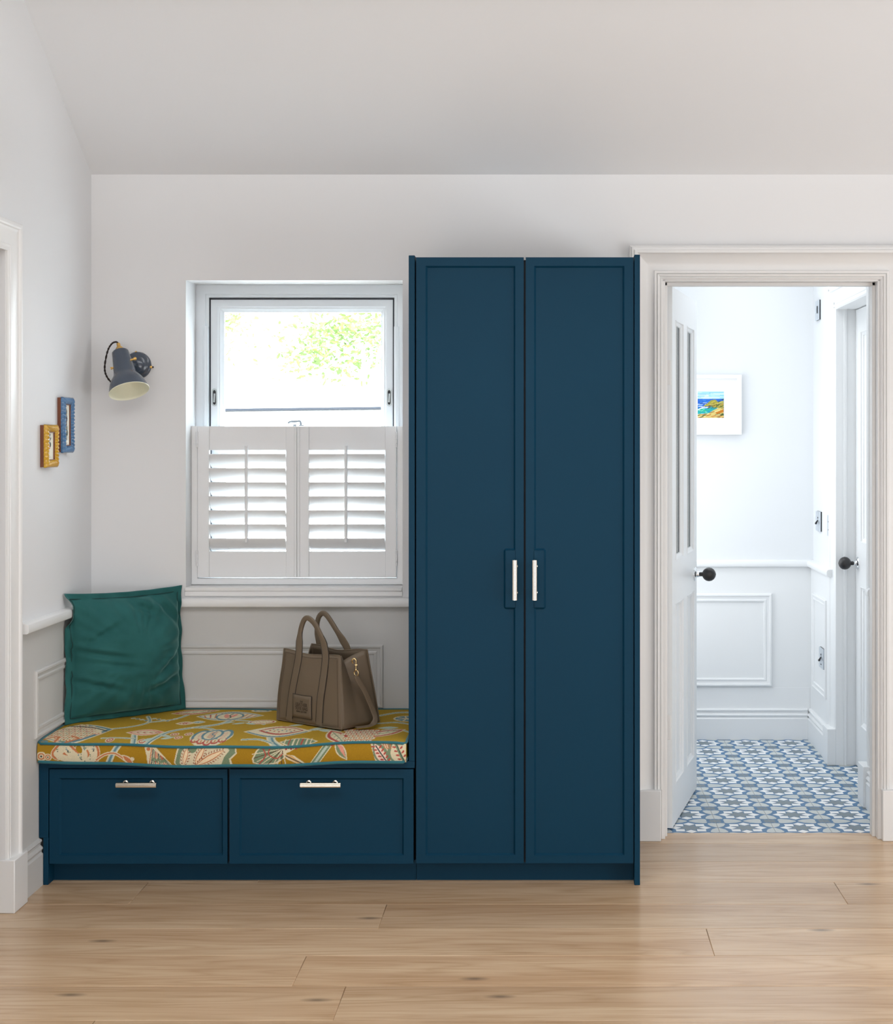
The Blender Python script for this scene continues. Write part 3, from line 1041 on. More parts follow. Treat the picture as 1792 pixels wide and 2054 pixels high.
# ================================================================== GARDEN
gd = MB().box(-14, 0.2, 0.31, 22, -0.4, -0.2).build('ground', M['gravel'])
struct(gd, 'pale garden paving outside the window', 'ground')
gw = MB().box(-3.2, 3.2, -0.1, 0.1, -1.8, -0.02).build('garden_wall', M['render'], bev=0.01)
gw.location = (-2.2, 3.2, 1.592)
gw.rotation_euler = (0, R(-0.7), 0)
tag(gw, 'low white garden wall with a thin slate coping outside the window', 'wall')
MB().box(-3.22, 3.22, -0.14, 0.12, -0.02, -0.006).build('coping', M['coping'], gw, bev=0.002)
gw2 = MB().box(-6, 0.2, 6.4, 6.6, -0.3, 1.82).build('garden_wall', M['render'], bev=0.01)
tag(gw2, 'far white garden wall below the trees outside the window', 'wall')


def tree(name, label, base, crown, n, size, mats, r):
    t = thing(name, label, 'tree', 'trees beyond the garden wall', base)
    tr = MB()
    cz = crown[2] - base[2]
    tr.tube([(0, 0, 0), (0.05, 0, cz * 0.5), (0, 0.03, cz)], [0.04, 0.03, 0.015], 8)
    for k in range(5):
        a = k * 2.4
        tr.tube([(0.02, 0, cz * 0.6), (math.cos(a) * r[0] * 0.35, math.sin(a) * r[1] * 0.3, cz), (math.cos(a) * r[0] * 0.7, math.sin(a) * r[1] * 0.6, cz + 0.3 * math.sin(a))], [0.014, 0.01, 0.005], 6)
    tr.build('trunk', M['bark'], t, smooth=40)
    # clustered leaf cards
    V, F, mi = [], [], []
    ncl = max(10, n // 45)
    cl = rng.normal(size=(ncl, 3))
    cl = cl / np.linalg.norm(cl, axis=1, keepdims=True) * (rng.random((ncl, 1)) ** 0.4) * np.array(r) + np.array([0, 0, cz])
    for k in range(n):
        c = cl[rng.integers(ncl)] + rng.normal(size=3) * 0.11 * np.array([1.4, 1, 0.7])
        d = rng.normal(size=3)
        d[2] *= 0.5
        d /= np.linalg.norm(d)
        s_ = np.cross(d, rng.normal(size=3))
        s_ /= np.linalg.norm(s_)
        L = size * (0.6 + 0.8 * rng.random())
        o = len(V)
        V += [tuple(c), tuple(c + d * L * 0.28 + s_ * L * 0.20), tuple(c + d * L * 0.66 + s_ * L * 0.17), tuple(c + d * L), tuple(c + d * L * 0.66 - s_ * L * 0.17), tuple(c + d * L * 0.28 - s_ * L * 0.20)]
        F.append((o, o + 1, o + 2, o + 3, o + 4, o + 5))
        mi.append(0 if rng.random() < 0.7 else 1)
    me = bpy.data.meshes.new('leaves')
    me.from_pydata(V, [], F)
    me.polygons.foreach_set('material_index', mi)
    for m in mats:
        me.materials.append(m)
    o = bpy.data.objects.new('leaves', me)
    COL.objects.link(o)
    o.parent = t
    o['kind'] = 'stuff'


LM = [M['leafA'], M['leafB']]
tree('tree', 'pale green tree at the left side of the window view', (-3.12, 8.2, -0.2), (-3.12, 8.2, 2.52), 1900, 0.052, LM, (0.42, 0.35, 0.42))
tree('tree', 'thin sparse tree seen through the middle of the window', (-2.45, 9.9, -0.2), (-2.45, 9.9, 2.75), 1000, 0.055, LM, (0.9, 0.4, 0.6))
tree('tree', 'green tree at the right side of the window view', (-1.66, 8.1, -0.2), (-1.66, 8.1, 2.25), 1700, 0.055, LM, (0.66, 0.4, 0.38))

# ================================================================== BENCH AND WARDROBE
FY = -0.585


def shaker(parent, name, x0, x1, z0, z1, y, path, label=None):
    """drawer or door front with a recessed panel; path = outline of the recess (counter-clockwise)"""
    xs0 = min(p[0] for p in path)
    xs1 = max(p[0] for p in path)
    zs0 = min(p[1] for p in path)
    zs1 = max(p[1] for p in path)
    b = MB()
    b.box(x0, xs0, y, y + 0.02, z0, z1)
    b.box(xs1, x1, y, y + 0.02, z0, z1)
    b.box(xs0, xs1, y, y + 0.02, z0, zs0)
    b.box(xs0, xs1, y, y + 0.02, zs1, z1)
    b.box(xs0, xs1, y + 0.008, y + 0.02, zs0, zs1)
    b.sweep(path, [(0, 0.0), (0.0055, -0.008), (0.0, -0.008)], (0, y, 0), (1, 0, 0), (0, 0, 1), (0, -1, 0), True)
    return b


def bar_handle(p0, p1, out, rad=0.0078, off=0.036):
    """fluted bar on two round standoffs; p0, p1 points on the front, out = outward direction"""
    p0, p1, out = Vector(p0), Vector(p1), Vector(out)
    ax = (p1 - p0).normalized()
    L = (p1 - p0).length
    side = ax.cross(out)
    b = MB()
    poly = []
    for k in range(24):
        th = 2 * PI * k / 24
        r = rad * (0.80 if k % 3 == 0 else 1.0)
        poly.append((r * math.cos(th), r * math.sin(th)))
    b.prism(poly, p0 + out * off, out, side, ax, L)
    for t in (0.17, 0.83):
        q = p0 + ax * (L * t)
        b.lathe([(0.0085, 0), (0.0085, 0.004), (0.0055, 0.006), (0.0045, off)], q, out, 16)
    return b


bench = thing('storage_bench', 'navy blue storage bench with two wide drawers below the printed cushion', 'bench', loc=(-1.05, FY, 0))


def off(b, parent):
    lx, ly, lz = parent.location
    b.v = [(x - lx, yy - ly, z - lz) for x, yy, z in b.v]
    return b


BX0, BX1 = -1.6285, -0.4425
off(MB().box(-1.6425, -1.6125, FY, -0.02, 0.15, 0.394).box(-1.6285, -1.6125, FY, -0.02, 0.0, 0.15), bench).build('side_panel', M['blue'], bench, bev=0.0012)
off(MB().box(-1.6125, BX1 - 0.001, FY, -0.02, 0.3725, 0.394), bench).build('top_board', M['blue'], bench, bev=0.0012)
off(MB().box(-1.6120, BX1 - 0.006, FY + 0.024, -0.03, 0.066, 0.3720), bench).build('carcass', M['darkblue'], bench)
off(MB().box(-1.6125, BX1 - 0.001, FY + 0.058, FY + 0.078, 0.0, 0.0655), bench).build('plinth', M['blue'], bench)
for (x0, x1, i0, i1) in ((-1.6095, -1.0415, -1.5788, -1.0556), (-1.0345, -0.4475, -1.0032, -0.4785)):
    dz0, dz1 = 0.0672, 0.3685
    b = shaker(bench, 'drawer', x0, x1, dz0, dz1, FY + 0.002, [(i0, 0.0935), (i1, 0.0935), (i1, 0.3402), (i0, 0.3402)])
    d = off(b, bench).build('drawer', M['blue'], bench, smooth=20)
    c = -1.3245 if x0 < -1.2 else -0.7400
    h = bar_handle((c - 0.0640, FY + 0.008, 0.3245), (c + 0.0640, FY + 0.008, 0.3245), (0, -1, 0))
    off(h, bench).build('handle', M['nickel'], d, smooth=28)

ward = thing('wardrobe', 'tall navy blue two door wardrobe between window and doorway', 'wardrobe', loc=(-0.09, FY, 0))
off(MB().box(-0.4626, -0.4434, FY, -0.01, 0.3945, 2.008), ward).build('side_panel', M['blue'], ward, bev=0.0012)
off(MB().box(0.2575, 0.2755, FY - 0.003, -0.01, 0.0, 2.010), ward).build('side_panel', M['blue'], ward, bev=0.0012)
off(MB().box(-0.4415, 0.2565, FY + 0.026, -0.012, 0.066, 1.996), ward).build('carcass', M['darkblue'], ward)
off(MB().box(-0.4420, 0.2570, FY + 0.058, FY + 0.078, 0.0, 0.0655), ward).build('plinth', M['blue'], ward)


def arc_corner(p, a, b2, r, n=4):
    """rounded corner at p between directions a and b2"""
    p, a, b2 = Vector(p), Vector(a).normalized(), Vector(b2).normalized()
    q0, q1 = p + a * r, p + b2 * r
    return [tuple((1 - t) ** 2 * q0 + 2 * t * (1 - t) * p + t * t * q1) for t in np.linspace(0, 1, n)]


NZ0, NZ1 = 0.8842, 1.0671
x0, x1, i0, i1, nx = -0.4388, -0.0955, -0.4086, -0.1224, -0.1542
pth = [(i0, 0.0935), (i1, 0.0935)] + arc_corner((i1, NZ0), (0, -1), (-1, 0), 0.004) + arc_corner((nx, NZ0), (1, 0), (0, 1), 0.005) \
    + arc_corner((nx, NZ1), (0, -1), (1, 0), 0.005) + arc_corner((i1, NZ1), (-1, 0), (0, 1), 0.004) + [(i1, 1.9745), (i0, 1.9745)]
b = shaker(ward, 'door', x0, x1, 0.0688, 2.002, FY + 0.002, pth)
b.box(nx + 0.0005, i1 + 0.001, FY + 0.002, FY + 0.012, NZ0 + 0.0005, NZ1 - 0.0005)
dl = off(b, ward).build('door', M['blue'], ward, smooth=20)
h = bar_handle((-0.1230, FY + 0.002, 0.9115), (-0.1230, FY + 0.002, 1.0385), (0, -1, 0))
off(h, ward).build('handle', M['nickel'], dl, smooth=28)
x0, x1, i0, i1, nx = -0.0892, 0.2548, -0.0622, 0.2258, -0.0304
pth = [(i0, 0.0935), (i1, 0.0935), (i1, 1.9745), (i0, 1.9745)] + arc_corner((i0, NZ1), (0, 1), (1, 0), 0.004) + arc_corner((nx, NZ1), (-1, 0), (0, -1), 0.005) \
    + arc_corner((nx, NZ0), (0, 1), (-1, 0), 0.005) + arc_corner((i0, NZ0), (1, 0), (0, -1), 0.004)
b = shaker(ward, 'door', x0, x1, 0.0688, 2.002, FY + 0.002, pth)
b.box(i0 - 0.001, nx - 0.0005, FY + 0.002, FY + 0.012, NZ0 + 0.0005, NZ1 - 0.0005)
dr = off(b, ward).build('door', M['blue'], ward, smooth=20)
h = bar_handle((-0.0600, FY + 0.002, 0.9115), (-0.0600, FY + 0.002, 1.0385), (0, -1, 0))
off(h, ward).build('handle', M['nickel'], dr, smooth=28)

# ================================================================== PRINTS (flat print on fabric and paper, as a colour attribute)


class Canvas:
    def __init__(s, x0, x1, y0, y1, nx, ny, base):
        s.x = np.linspace(x0, x1, nx)
        s.y = np.linspace(y0, y1, ny)
        s.X, s.Y = np.meshgrid(s.x, s.y)
        s.c = np.empty((ny, nx, 3))
        s.c[:] = lin(*base)

    def put(s, mask, col):
        s.c[mask] = lin(*col)

    def ell(s, cx, cy, rx, ry, col, rot=0.0):
        c, n = math.cos(rot), math.sin(rot)
        u = (s.X - cx) * c + (s.Y - cy) * n
        v = -(s.X - cx) * n + (s.Y - cy) * c
        s.put((u / rx) ** 2 + (v / ry) ** 2 < 1, col)

    def poly(s, pts, col):
        m = np.zeros(s.X.shape, bool)
        k = len(pts)
        for i in range(k):
            xa, ya = pts[i]
            xb, yb = pts[(i + 1) % k]
            if ya == yb:
                continue
            cond = ((ya > s.Y) != (yb > s.Y)) & (s.X < (xb - xa) * (s.Y - ya) / (yb - ya) + xa)
            m ^= cond
        s.put(m, col)

    def line(s, pts, w, col, asp=1.0):
        pts = [tuple(p)[:2] for p in pts]
        for i in range(len(pts) - 1):
            (xa, ya), (xb, yb) = pts[i], pts[i + 1]
            dx, dy = xb - xa, (yb - ya)
            L2 = dx * dx + dy * dy + 1e-12
            t = np.clip(((s.X - xa) * dx + (s.Y - ya) * dy) / L2, 0, 1)
            d2 = (s.X - xa - t * dx) ** 2 + ((s.Y - ya - t * dy) / asp) ** 2
            s.put(d2 < w * w, col)


def leafpts(cx, cy, L, W, rot, asp=1.0, n=12, skew=0.0):
    """almond leaf; asp stretches its depth"""
    out = []
    for i in range(n + 1):
        t = i / n
        out.append((t - 0.5, math.sin(PI * t ** (1 + skew)) * 0.5 * W / L))
    for i in range(n - 1, 0, -1):
        t = i / n
        out.append((t - 0.5, -math.sin(PI * t ** (1 + skew)) * 0.5 * W / L))
    c, s_ = math.cos(rot), math.sin(rot)
    return [(cx + (a * c - b * s_) * L, cy + (a * s_ + b * c) * L * asp) for a, b in out]


OCH, CREAM, RED, ORG = (174, 140, 42), (220, 207, 174), (180, 84, 72), (198, 122, 78)
TBL, GRN, DRK, LBL, PNK = (104, 138, 146), (122, 140, 110), (56, 66, 66), (180, 194, 180), (222, 150, 130)
CX0, CX1, CYF, CYB = -1.640, -0.4690, -0.605, -0.010


def curve(pts):
    return smoothpath([(p[0], p[1], 0) for p in pts], 6)


ct = Canvas(CX0, CX1, CYF, CYB, 640, 170, OCH)
A = 1.9   # the prints run a little longer in depth than in width


def outlined_leaf(c, cx, cy, L, W, rot, edge, body, vein, asp=1.0, halo=CREAM):
    c.poly(leafpts(cx, cy, L * 1.1, W * 1.18, rot, asp), halo)
    c.poly(leafpts(cx, cy, L, W, rot, asp), edge)
    c.poly(leafpts(cx, cy, L * 0.84, W * 0.66, rot, asp), body)
    co, si = math.cos(rot), math.sin(rot)
    c.line([(cx - co * L * 0.4, cy - si * L * 0.4 * asp), (cx + co * L * 0.4, cy + si * L * 0.4 * asp)], 0.0016, vein, asp)
    for t in (-0.25, -0.08, 0.1, 0.25):
        for m in (1, -1):
            bx, by = t * L, 0
            ex, ey = (t + 0.12) * L, m * W * 0.22
            c.line([(cx + bx * co, cy + bx * si * asp), (cx + ex * co - ey * si, cy + (ex * si + ey * co) * asp)], 0.0011, vein, asp)


def stem(c, pts, w=0.006, asp=1.6):
    p = curve(pts)
    c.line(p, w * 1.45, CREAM, asp)
    c.line(p, w * 0.95, LBL, asp)
    c.line([(q[0] + w * 0.35, q[1]) for q in p], w * 0.35, TBL, asp)


# stems first
stem(ct, [(-1.10, -0.24), (-1.13, -0.31), (-1.20, -0.36), (-1.26, -0.43), (-1.285, -0.54), (-1.30, -0.61)], 0.0075)
stem(ct, [(-1.20, -0.36), (-1.15, -0.375), (-1.11, -0.42)], 0.005)
stem(ct, [(-1.49, -0.43), (-1.41, -0.37), (-1.37, -0.28), (-1.40, -0.17)], 0.005)
stem(ct, [(-1.37, -0.28), (-1.30, -0.22), (-1.27, -0.14)], 0.005)
stem(ct, [(-1.36, -0.50), (-1.345, -0.56), (-1.335, -0.61)], 0.007)
stem(ct, [(-1.45, -0.55), (-1.40, -0.545), (-1.35, -0.55)], 0.004)
stem(ct, [(-0.915, -0.52), (-0.90, -0.57), (-0.87, -0.61)], 0.009)
stem(ct, [(-1.00, -0.55), (-0.95, -0.545), (-0.90, -0.58)], 0.004)
stem(ct, [(-0.83, -0.44), (-0.76, -0.42), (-0.70, -0.44)], 0.004)
stem(ct, [(-0.60, -0.15), (-0.55, -0.10), (-0.50, -0.09), (-0.465, -0.10)], 0.006)
stem(ct, [(-0.60, -0.30), (-0.54, -0.27), (-0.49, -0.29), (-0.465, -0.30)], 0.005)
stem(ct, [(-0.56, -0.42), (-0.52, -0.40), (-0.465, -0.44)], 0.005)
stem(ct, [(-1.08, -0.24), (-1.02, -0.27), (-0.97, -0.33)], 0.004)
# big scaly pomegranate at the left front
cx, cy = -1.565, -0.475
ct.poly(leafpts(cx + 0.01, cy, 0.225, 0.17, 0.35, 1.6), CREAM)
ct.poly(leafpts(cx + 0.01, cy, 0.215, 0.155, 0.35, 1.6), TBL)
ct.poly(leafpts(cx, cy, 0.20, 0.14, 0.35, 1.6), CREAM)
for j in range(8):
    for i in range(10):
        px, py = cx - 0.088 + 0.019 * i + 0.0095 * (j % 2), cy + 0.115 - 0.030 * j
        if abs(px - cx) / 0.088 + abs(py - cy) / 0.150 < 1.0:
            ct.ell(px, py, 0.0105, 0.021, (ORG, PNK, GRN)[(i + j) % 3])
            ct.ell(px, py + 0.004, 0.0088, 0.017, CREAM)
            ct.ell(px, py - 0.001, 0.0034, 0.0062, RED if j < 4 else ORG, 0.3)
            if (i * j) % 3 == 1:
                ct.line([(px - 0.003, py + 0.008), (px + 0.002, py + 0.016)], 0.0011, DRK, 1.8)
ct.line(curve([(cx - 0.07, cy - 0.09), (cx - 0.03, cy - 0.06), (cx - 0.025, cy - 0.12)]), 0.004, ORG, 1.8)
ct.line(curve([(cx + 0.01, cy - 0.05), (cx + 0.04, cy - 0.08), (cx + 0.01, cy - 0.12)]), 0.004, ORG, 1.8)
ct.line(curve([(cx - 0.08, cy - 0.05), (cx - 0.09, cy - 0.09), (cx - 0.05, cy - 0.115)]), 0.004, TBL, 1.8)
ct.line(curve([(cx - 0.05, cy + 0.11), (cx + 0.04, cy + 0.08), (cx + 0.10, cy + 0.03)]), 0.003, DRK, 1.8)
# open flower in the middle back
cx, cy = -1.118, -0.160
ct.poly(leafpts(cx, cy, 0.235, 0.10, 0.03, 1.7), CREAM)
ct.poly(leafpts(cx, cy, 0.22, 0.088, 0.03, 1.7), TBL)
ct.poly(leafpts(cx, cy, 0.205, 0.076, 0.03, 1.7), CREAM)
for k in range(11):
    t = (k - 5) / 5.5
    ct.line([(cx + t * 0.085, cy - 0.03), (cx + t * 0.10, cy + 0.05 * (1 - t * t))], 0.0022, RED if k % 2 else ORG, 1.8)
ct.ell(cx, cy - 0.004, 0.048, 0.066, TBL)
ct.ell(cx, cy - 0.004, 0.041, 0.054, CREAM)
ct.ell(cx - 0.012, cy + 0.0, 0.009, 0.036, PNK, 0.2)
ct.ell(cx + 0.012, cy + 0.006, 0.008, 0.03, PNK, -0.2)
ct.line(curve([(cx, cy - 0.05), (cx + 0.006, cy - 0.02), (cx - 0.003, cy + 0.01), (cx + 0.003, cy + 0.04)]), 0.002, DRK, 1.8)
# tulip with red scallops, middle front
cx, cy = -1.108, -0.505
ct.ell(cx, cy, 0.068, 0.105, CREAM)
for m in (-1, 1):
    ct.ell(cx + m * 0.038, cy + 0.014, 0.026, 0.082, TBL)
    ct.ell(cx + m * 0.038, cy + 0.010, 0.017, 0.064, CREAM)
    for k in range(5):
        ct.line([(cx + m * 0.038 - 0.006, cy - 0.03 + 0.018 * k), (cx + m * 0.038 + 0.006, cy - 0.024 + 0.018 * k)], 0.0016, PNK, 1.8)
for k in range(5):
    t = -0.044 + 0.022 * k
    ct.ell(cx + t, cy - 0.072 + abs(t) * 0.5, 0.0135, 0.024, RED)
    ct.ell(cx + t, cy - 0.066 + abs(t) * 0.5, 0.0095, 0.018, CREAM)
    ct.line([(cx + t, cy - 0.075), (cx + t, cy - 0.05)], 0.0014, ORG, 1.8)
ct.ell(cx - 0.002, cy + 0.025, 0.034, 0.074, TBL)
ct.ell(cx - 0.002, cy + 0.022, 0.026, 0.060, CREAM)
for k in range(6):
    for m in (-1, 1):
        ct.line([(cx - 0.002, cy - 0.02 + 0.015 * k), (cx - 0.002 + m * 0.010, cy - 0.012 + 0.015 * k)], 0.0016, RED, 1.8)
ct.line(curve([(cx + 0.004, cy - 0.04), (cx + 0.010, cy + 0.0), (cx - 0.004, cy + 0.03), (cx + 0.002, cy + 0.075)]), 0.0022, TBL, 1.8)
# red bordered boat flower left of the bag
cx, cy = -0.905, -0.445
ct.poly(leafpts(cx, cy, 0.225, 0.10, 0.0, 1.6), CREAM)
ct.poly(leafpts(cx, cy - 0.006, 0.205, 0.088, 0.0, 1.6), TBL)
ct.poly(leafpts(cx, cy + 0.004, 0.200, 0.084, 0.0, 1.6), CREAM)
ct.poly(leafpts(cx + 0.01, cy + 0.012, 0.15, 0.072, 0.0, 1.6), RED)
ct.poly(leafpts(cx + 0.012, cy + 0.014, 0.132, 0.055, 0.0, 1.6), CREAM)
for k in range(12):
    ct.ell(cx - 0.035 + 0.008 * k, cy + 0.014 + 0.02 * ((k * 7) % 5 - 2) / 2, 0.0035, 0.006, RED if k % 2 else TBL)
# pink leaf and berries
outlined_leaf(ct, -1.335, -0.455, 0.115, 0.055, 0.1, PNK, CREAM, RED, 1.6)
for bx, by in ((-1.235, -0.475), (-1.212, -0.520), (-1.190, -0.470), (-1.315, -0.575), (-1.42, -0.57)):
    ct.ell(bx, by, 0.014, 0.024, CREAM)
    ct.ell(bx, by, 0.011, 0.019, RED)
    ct.ell(bx, by, 0.007, 0.012, CREAM)
    ct.ell(bx, by, 0.003, 0.005, RED)
for bx, by, r in ((-1.245, -0.53, 0.5), (-1.26, -0.50, -0.3), (-1.30, -0.555, 0.8)):
    ct.poly(leafpts(bx, by, 0.045, 0.018, r, 1.6), LBL)
# red leaf by the pillow, bud, oval
outlined_leaf(ct, -1.255, -0.085, 0.15, 0.05, 0.25, RED, CREAM, GRN, 1.6)
outlined_leaf(ct, -1.245, -0.285, 0.06, 0.035, 0.1, CREAM, RED, CREAM, 1.5)
outlined_leaf(ct, -1.205, -0.265, 0.045, 0.03, 0.1, CREAM, LBL, TBL, 1.5)
ct.ell(-0.985, -0.285, 0.048, 0.040, CREAM)
ct.ell(-0.985, -0.285, 0.042, 0.033, RED)
ct.ell(-0.985, -0.285, 0.037, 0.027, CREAM)
for k in range(8):
    ct.ell(-1.01 + 0.007 * k, -0.285 + 0.008 * (k % 3 - 1), 0.002, 0.004, ORG)
ct.ell(-1.03, -0.05, 0.036, 0.03, CREAM)
ct.ell(-1.03, -0.05, 0.028, 0.02, TBL)
ct.ell(-1.03, -0.05, 0.02, 0.012, CREAM)
for bx, by, r in ((-1.06, -0.30, 0.2), (-1.02, -0.31, -0.5), (-1.10, -0.28, 0.4), (-0.86, -0.35, 0.2), (-0.78, -0.40, 0.4), (-0.75, -0.44, -0.3)):
    ct.poly(leafpts(bx, by, 0.05, 0.016, r, 1.6), LBL)
# little blue sprig left of centre
for k in range(9):
    bx, by = -1.44 + 0.018 * k, -0.21 - 0.012 * ((k * 5) % 4)
    ct.ell(bx, by, 0.008, 0.013, CREAM)
    ct.ell(bx, by, 0.0055, 0.009, TBL if k % 2 else LBL)
# striped bud at the front edge
cx, cy = -0.815, -0.575
ct.poly(leafpts(cx, cy, 0.125, 0.062, -0.05, 1.3), CREAM)
ct.poly(leafpts(cx, cy, 0.112, 0.052, -0.05, 1.3), GRN)
for k in range(7):
    ct.line([(cx - 0.045 + 0.014 * k, cy - 0.03), (cx - 0.045 + 0.014 * k, cy + 0.03)], 0.0022, RED if k % 3 == 1 else CREAM, 1.5)
# paired red leaves with scales, right front
outlined_leaf(ct, -0.697, -0.530, 0.165, 0.062, -1.15, RED, CREAM, GRN, 1.25)
outlined_leaf(ct, -0.560, -0.480, 0.185, 0.066, 0.80, RED, CREAM, GRN, 1.25)
for j in range(6):
    for i in range(7):
        px, py = -0.690 + 0.017 * i + 0.008 * (j % 2), -0.595 + 0.034 * j
        if -0.665 + 0.05 * (0.0 if j < 3 else -0.4) < px < -0.585 + 0.014 * j:
            ct.ell(px, py, 0.0105, 0.021, RED if j > 2 else ORG)
            ct.ell(px, py - 0.003, 0.0082, 0.0165, CREAM)
            ct.line([(px - 0.002, py - 0.008), (px - 0.001, py + 0.004)], 0.0011, DRK, 1.8)
# blue flower right back
ct.ell(-0.505, -0.20, 0.045, 0.05, CREAM)
ct.ell(-0.505, -0.20, 0.038, 0.042, TBL)
for k in range(7):
    ct.line([(-0.505, -0.20), (-0.505 + 0.034 * math.cos(k * 0.9), -0.20 + 0.038 * math.sin(k * 0.9))], 0.003, CREAM, 1.5)
ct.poly(leafpts(-0.55, -0.37, 0.07, 0.03, 0.2, 1.5), LBL)

FH = 0.062
cf = Canvas(CX0, CX1, 0.0, FH, 800, 44, (166, 126, 30))  # same ochre cloth as the top, darker base: front's shade put into the colour
for bx, by, r in ((-1.627, 0.020, 0.016), (-1.606, 0.018, 0.012)):
    cf.ell(bx, by, r, r, CREAM)
    cf.ell(bx, by, r * 0.72, r * 0.72, ORG)
    cf.ell(bx, by, r * 0.45, r * 0.45, CREAM)
    cf.ell(bx, by, r * 0.2, r * 0.2, DRK)
# orange swirled leaf with spotted middle
sw = curve([(-1.575, 0.030), (-1.555, 0.052), (-1.535, 0.036), (-1.512, 0.020), (-1.492, 0.026), (-1.498, 0.048), (-1.478, 0.058), (-1.462, 0.040), (-1.466, 0.016), (-1.49, 0.002)])
cf.line(sw, 0.0215, CREAM)
cf.line(sw, 0.0195, ORG)
cf.line(sw, 0.0125, CREAM)
cf.line(curve([(-1.57, 0.022), (-1.53, 0.010), (-1.50, 0.006)]), 0.011, CREAM)
for k in range(46):
    p = sw[int((k * 7.3) % len(sw))]
    cf.ell(p[0] + 0.009 * math.sin(k * 2.1), p[1] + 0.008 * math.cos(k * 3.3), 0.0022, 0.0015, (DRK, TBL, GRN)[k % 3], k)
cf.ell(-1.507, 0.047, 0.009, 0.014, (166, 126, 30), 0.5)
# stem crossing and curled leaf
for w, c in ((0.0095, CREAM), (0.0070, LBL), (0.0035, TBL)):
    cf.line([(-1.380, 0.064), (-1.402, 0.030), (-1.416, -0.002)], w, c)
br = curve([(-1.452, 0.012), (-1.425, 0.030), (-1.395, 0.034), (-1.372, 0.022), (-1.352, 0.006)])
cf.line(br, 0.005, CREAM)
cf.line(br, 0.0022, ORG)
cf.poly(leafpts(-1.352, 0.014, 0.05, 0.022, -0.7), CREAM)
cf.poly(leafpts(-1.352, 0.014, 0.042, 0.014, -0.7), ORG)
cf.ell(-1.338, 0.018, 0.007, 0.006, CREAM)
# bird-like bud
cf.poly([(-1.300, 0.058), (-1.285, 0.066), (-1.265, 0.060), (-1.235, 0.030), (-1.205, -0.002), (-1.290, -0.002), (-1.292, 0.03)], CREAM)
for k in range(11):
    cf.line([(-1.276 + 0.004 * k, 0.055 - 0.003 * k), (-1.284 + 0.0068 * k, 0.004)], 0.0015, (ORG, DRK, GRN, RED)[k % 4])
for k in range(5):
    cf.line([(-1.275 + 0.009 * k, 0.024 - 0.001 * k), (-1.268 + 0.009 * k, 0.014)], 0.003, GRN)
cf.ell(-1.287, 0.052, 0.006, 0.005, ORG)
# big green edged leaf with orange seeds
cf.poly([(-1.206, 0.012), (-1.196, 0.058), (-1.175, 0.066), (-1.010, 0.066), (-1.006, 0.040), (-1.025, 0.022), (-1.018, -0.002), (-1.190, -0.002)], CREAM)
cf.poly([(-1.202, 0.012), (-1.192, 0.054), (-1.178, 0.066), (-1.013, 0.066), (-1.011, 0.042), (-1.031, 0.024), (-1.026, -0.002), (-1.190, -0.002)], GRN)
cf.poly([(-1.188, 0.012), (-1.182, 0.048), (-1.166, 0.066), (-1.04, 0.066), (-1.03, 0.050), (-1.046, 0.030), (-1.056, 0.004), (-1.176, 0.0)], CREAM)
cf.ell(-1.148, 0.058, 0.014, 0.014, GRN)
for (x0, y0, x1, y1, w) in ((-1.176, 0.004, -1.163, 0.062, 0.009), (-1.140, 0.004, -1.108, 0.066, 0.010), (-1.140, 0.002, -1.045, 0.052, 0.012)):
    d = math.atan2(y1 - y0, x1 - x0)
    L = math.hypot(x1 - x0, y1 - y0)
    cf.poly(leafpts((x0 + x1) / 2, (y0 + y1) / 2, L, w * 1.7, d), ORG)
    cf.poly(leafpts((x0 + x1) / 2, (y0 + y1) / 2, L * 0.93, w * 1.15, d), (238, 214, 176))
    nn = int(L / 0.0085)
    for k in range(nn):
        t = (k + 0.6) / nn
        for m in (1, -1):
            o_ = w * 0.95 * math.sin(PI * min(1, t)) + 0.004
            cf.ell(x0 + (x1 - x0) * t - m * math.sin(d) * o_, y0 + (y1 - y0) * t + m * math.cos(d) * o_, 0.0038, 0.0014, (150, 78, 48), d + m * 0.9)
# green striped fan bud
cf.poly([(-0.958, 0.024), (-0.945, 0.052), (-0.925, 0.068), (-0.845, 0.068), (-0.85, 0.03), (-0.88, 0.008), (-0.93, 0.002), (-0.955, 0.010)], CREAM)
cf.poly([(-0.953, 0.024), (-0.941, 0.050), (-0.922, 0.066), (-0.852, 0.066), (-0.856, 0.03), (-0.884, 0.012), (-0.93, 0.006), (-0.951, 0.013)], GRN)
for k in range(9):
    a = 0.25 + k * 0.18
    cf.line([(-0.86, 0.058), (-0.86 - 0.1 * math.cos(a), 0.058 - 0.075 * math.sin(a))], 0.0013, (CREAM, (96, 70, 50), CREAM)[k % 3])
for pts in ([(-0.925, 0.060), (-0.915, 0.035), (-0.935, 0.008)], [(-0.90, 0.062), (-0.905, 0.04), (-0.88, 0.026), (-0.862, 0.04)]):
    cf.line(curve(pts), 0.0020, RED)
cf.poly([(-0.862, 0.066), (-0.80, 0.066), (-0.84, 0.046), (-0.858, 0.040)], CREAM)
for k in range(6):
    cf.ell(-0.85 + 0.008 * k, 0.056 + 0.003 * (k % 2), 0.0032, 0.004, (RED, GRN)[k % 2])
cf.poly([(-0.862, 0.040), (-0.825, 0.034), (-0.780, -0.002), (-0.80, -0.002), (-0.845, 0.022)], CREAM)
cf.poly([(-0.858, 0.038), (-0.832, 0.034), (-0.792, -0.002), (-0.80, -0.002), (-0.842, 0.026)], (214, 170, 110))
cf.line([(-0.85, 0.034), (-0.79, 0.0)], 0.0016, DRK)
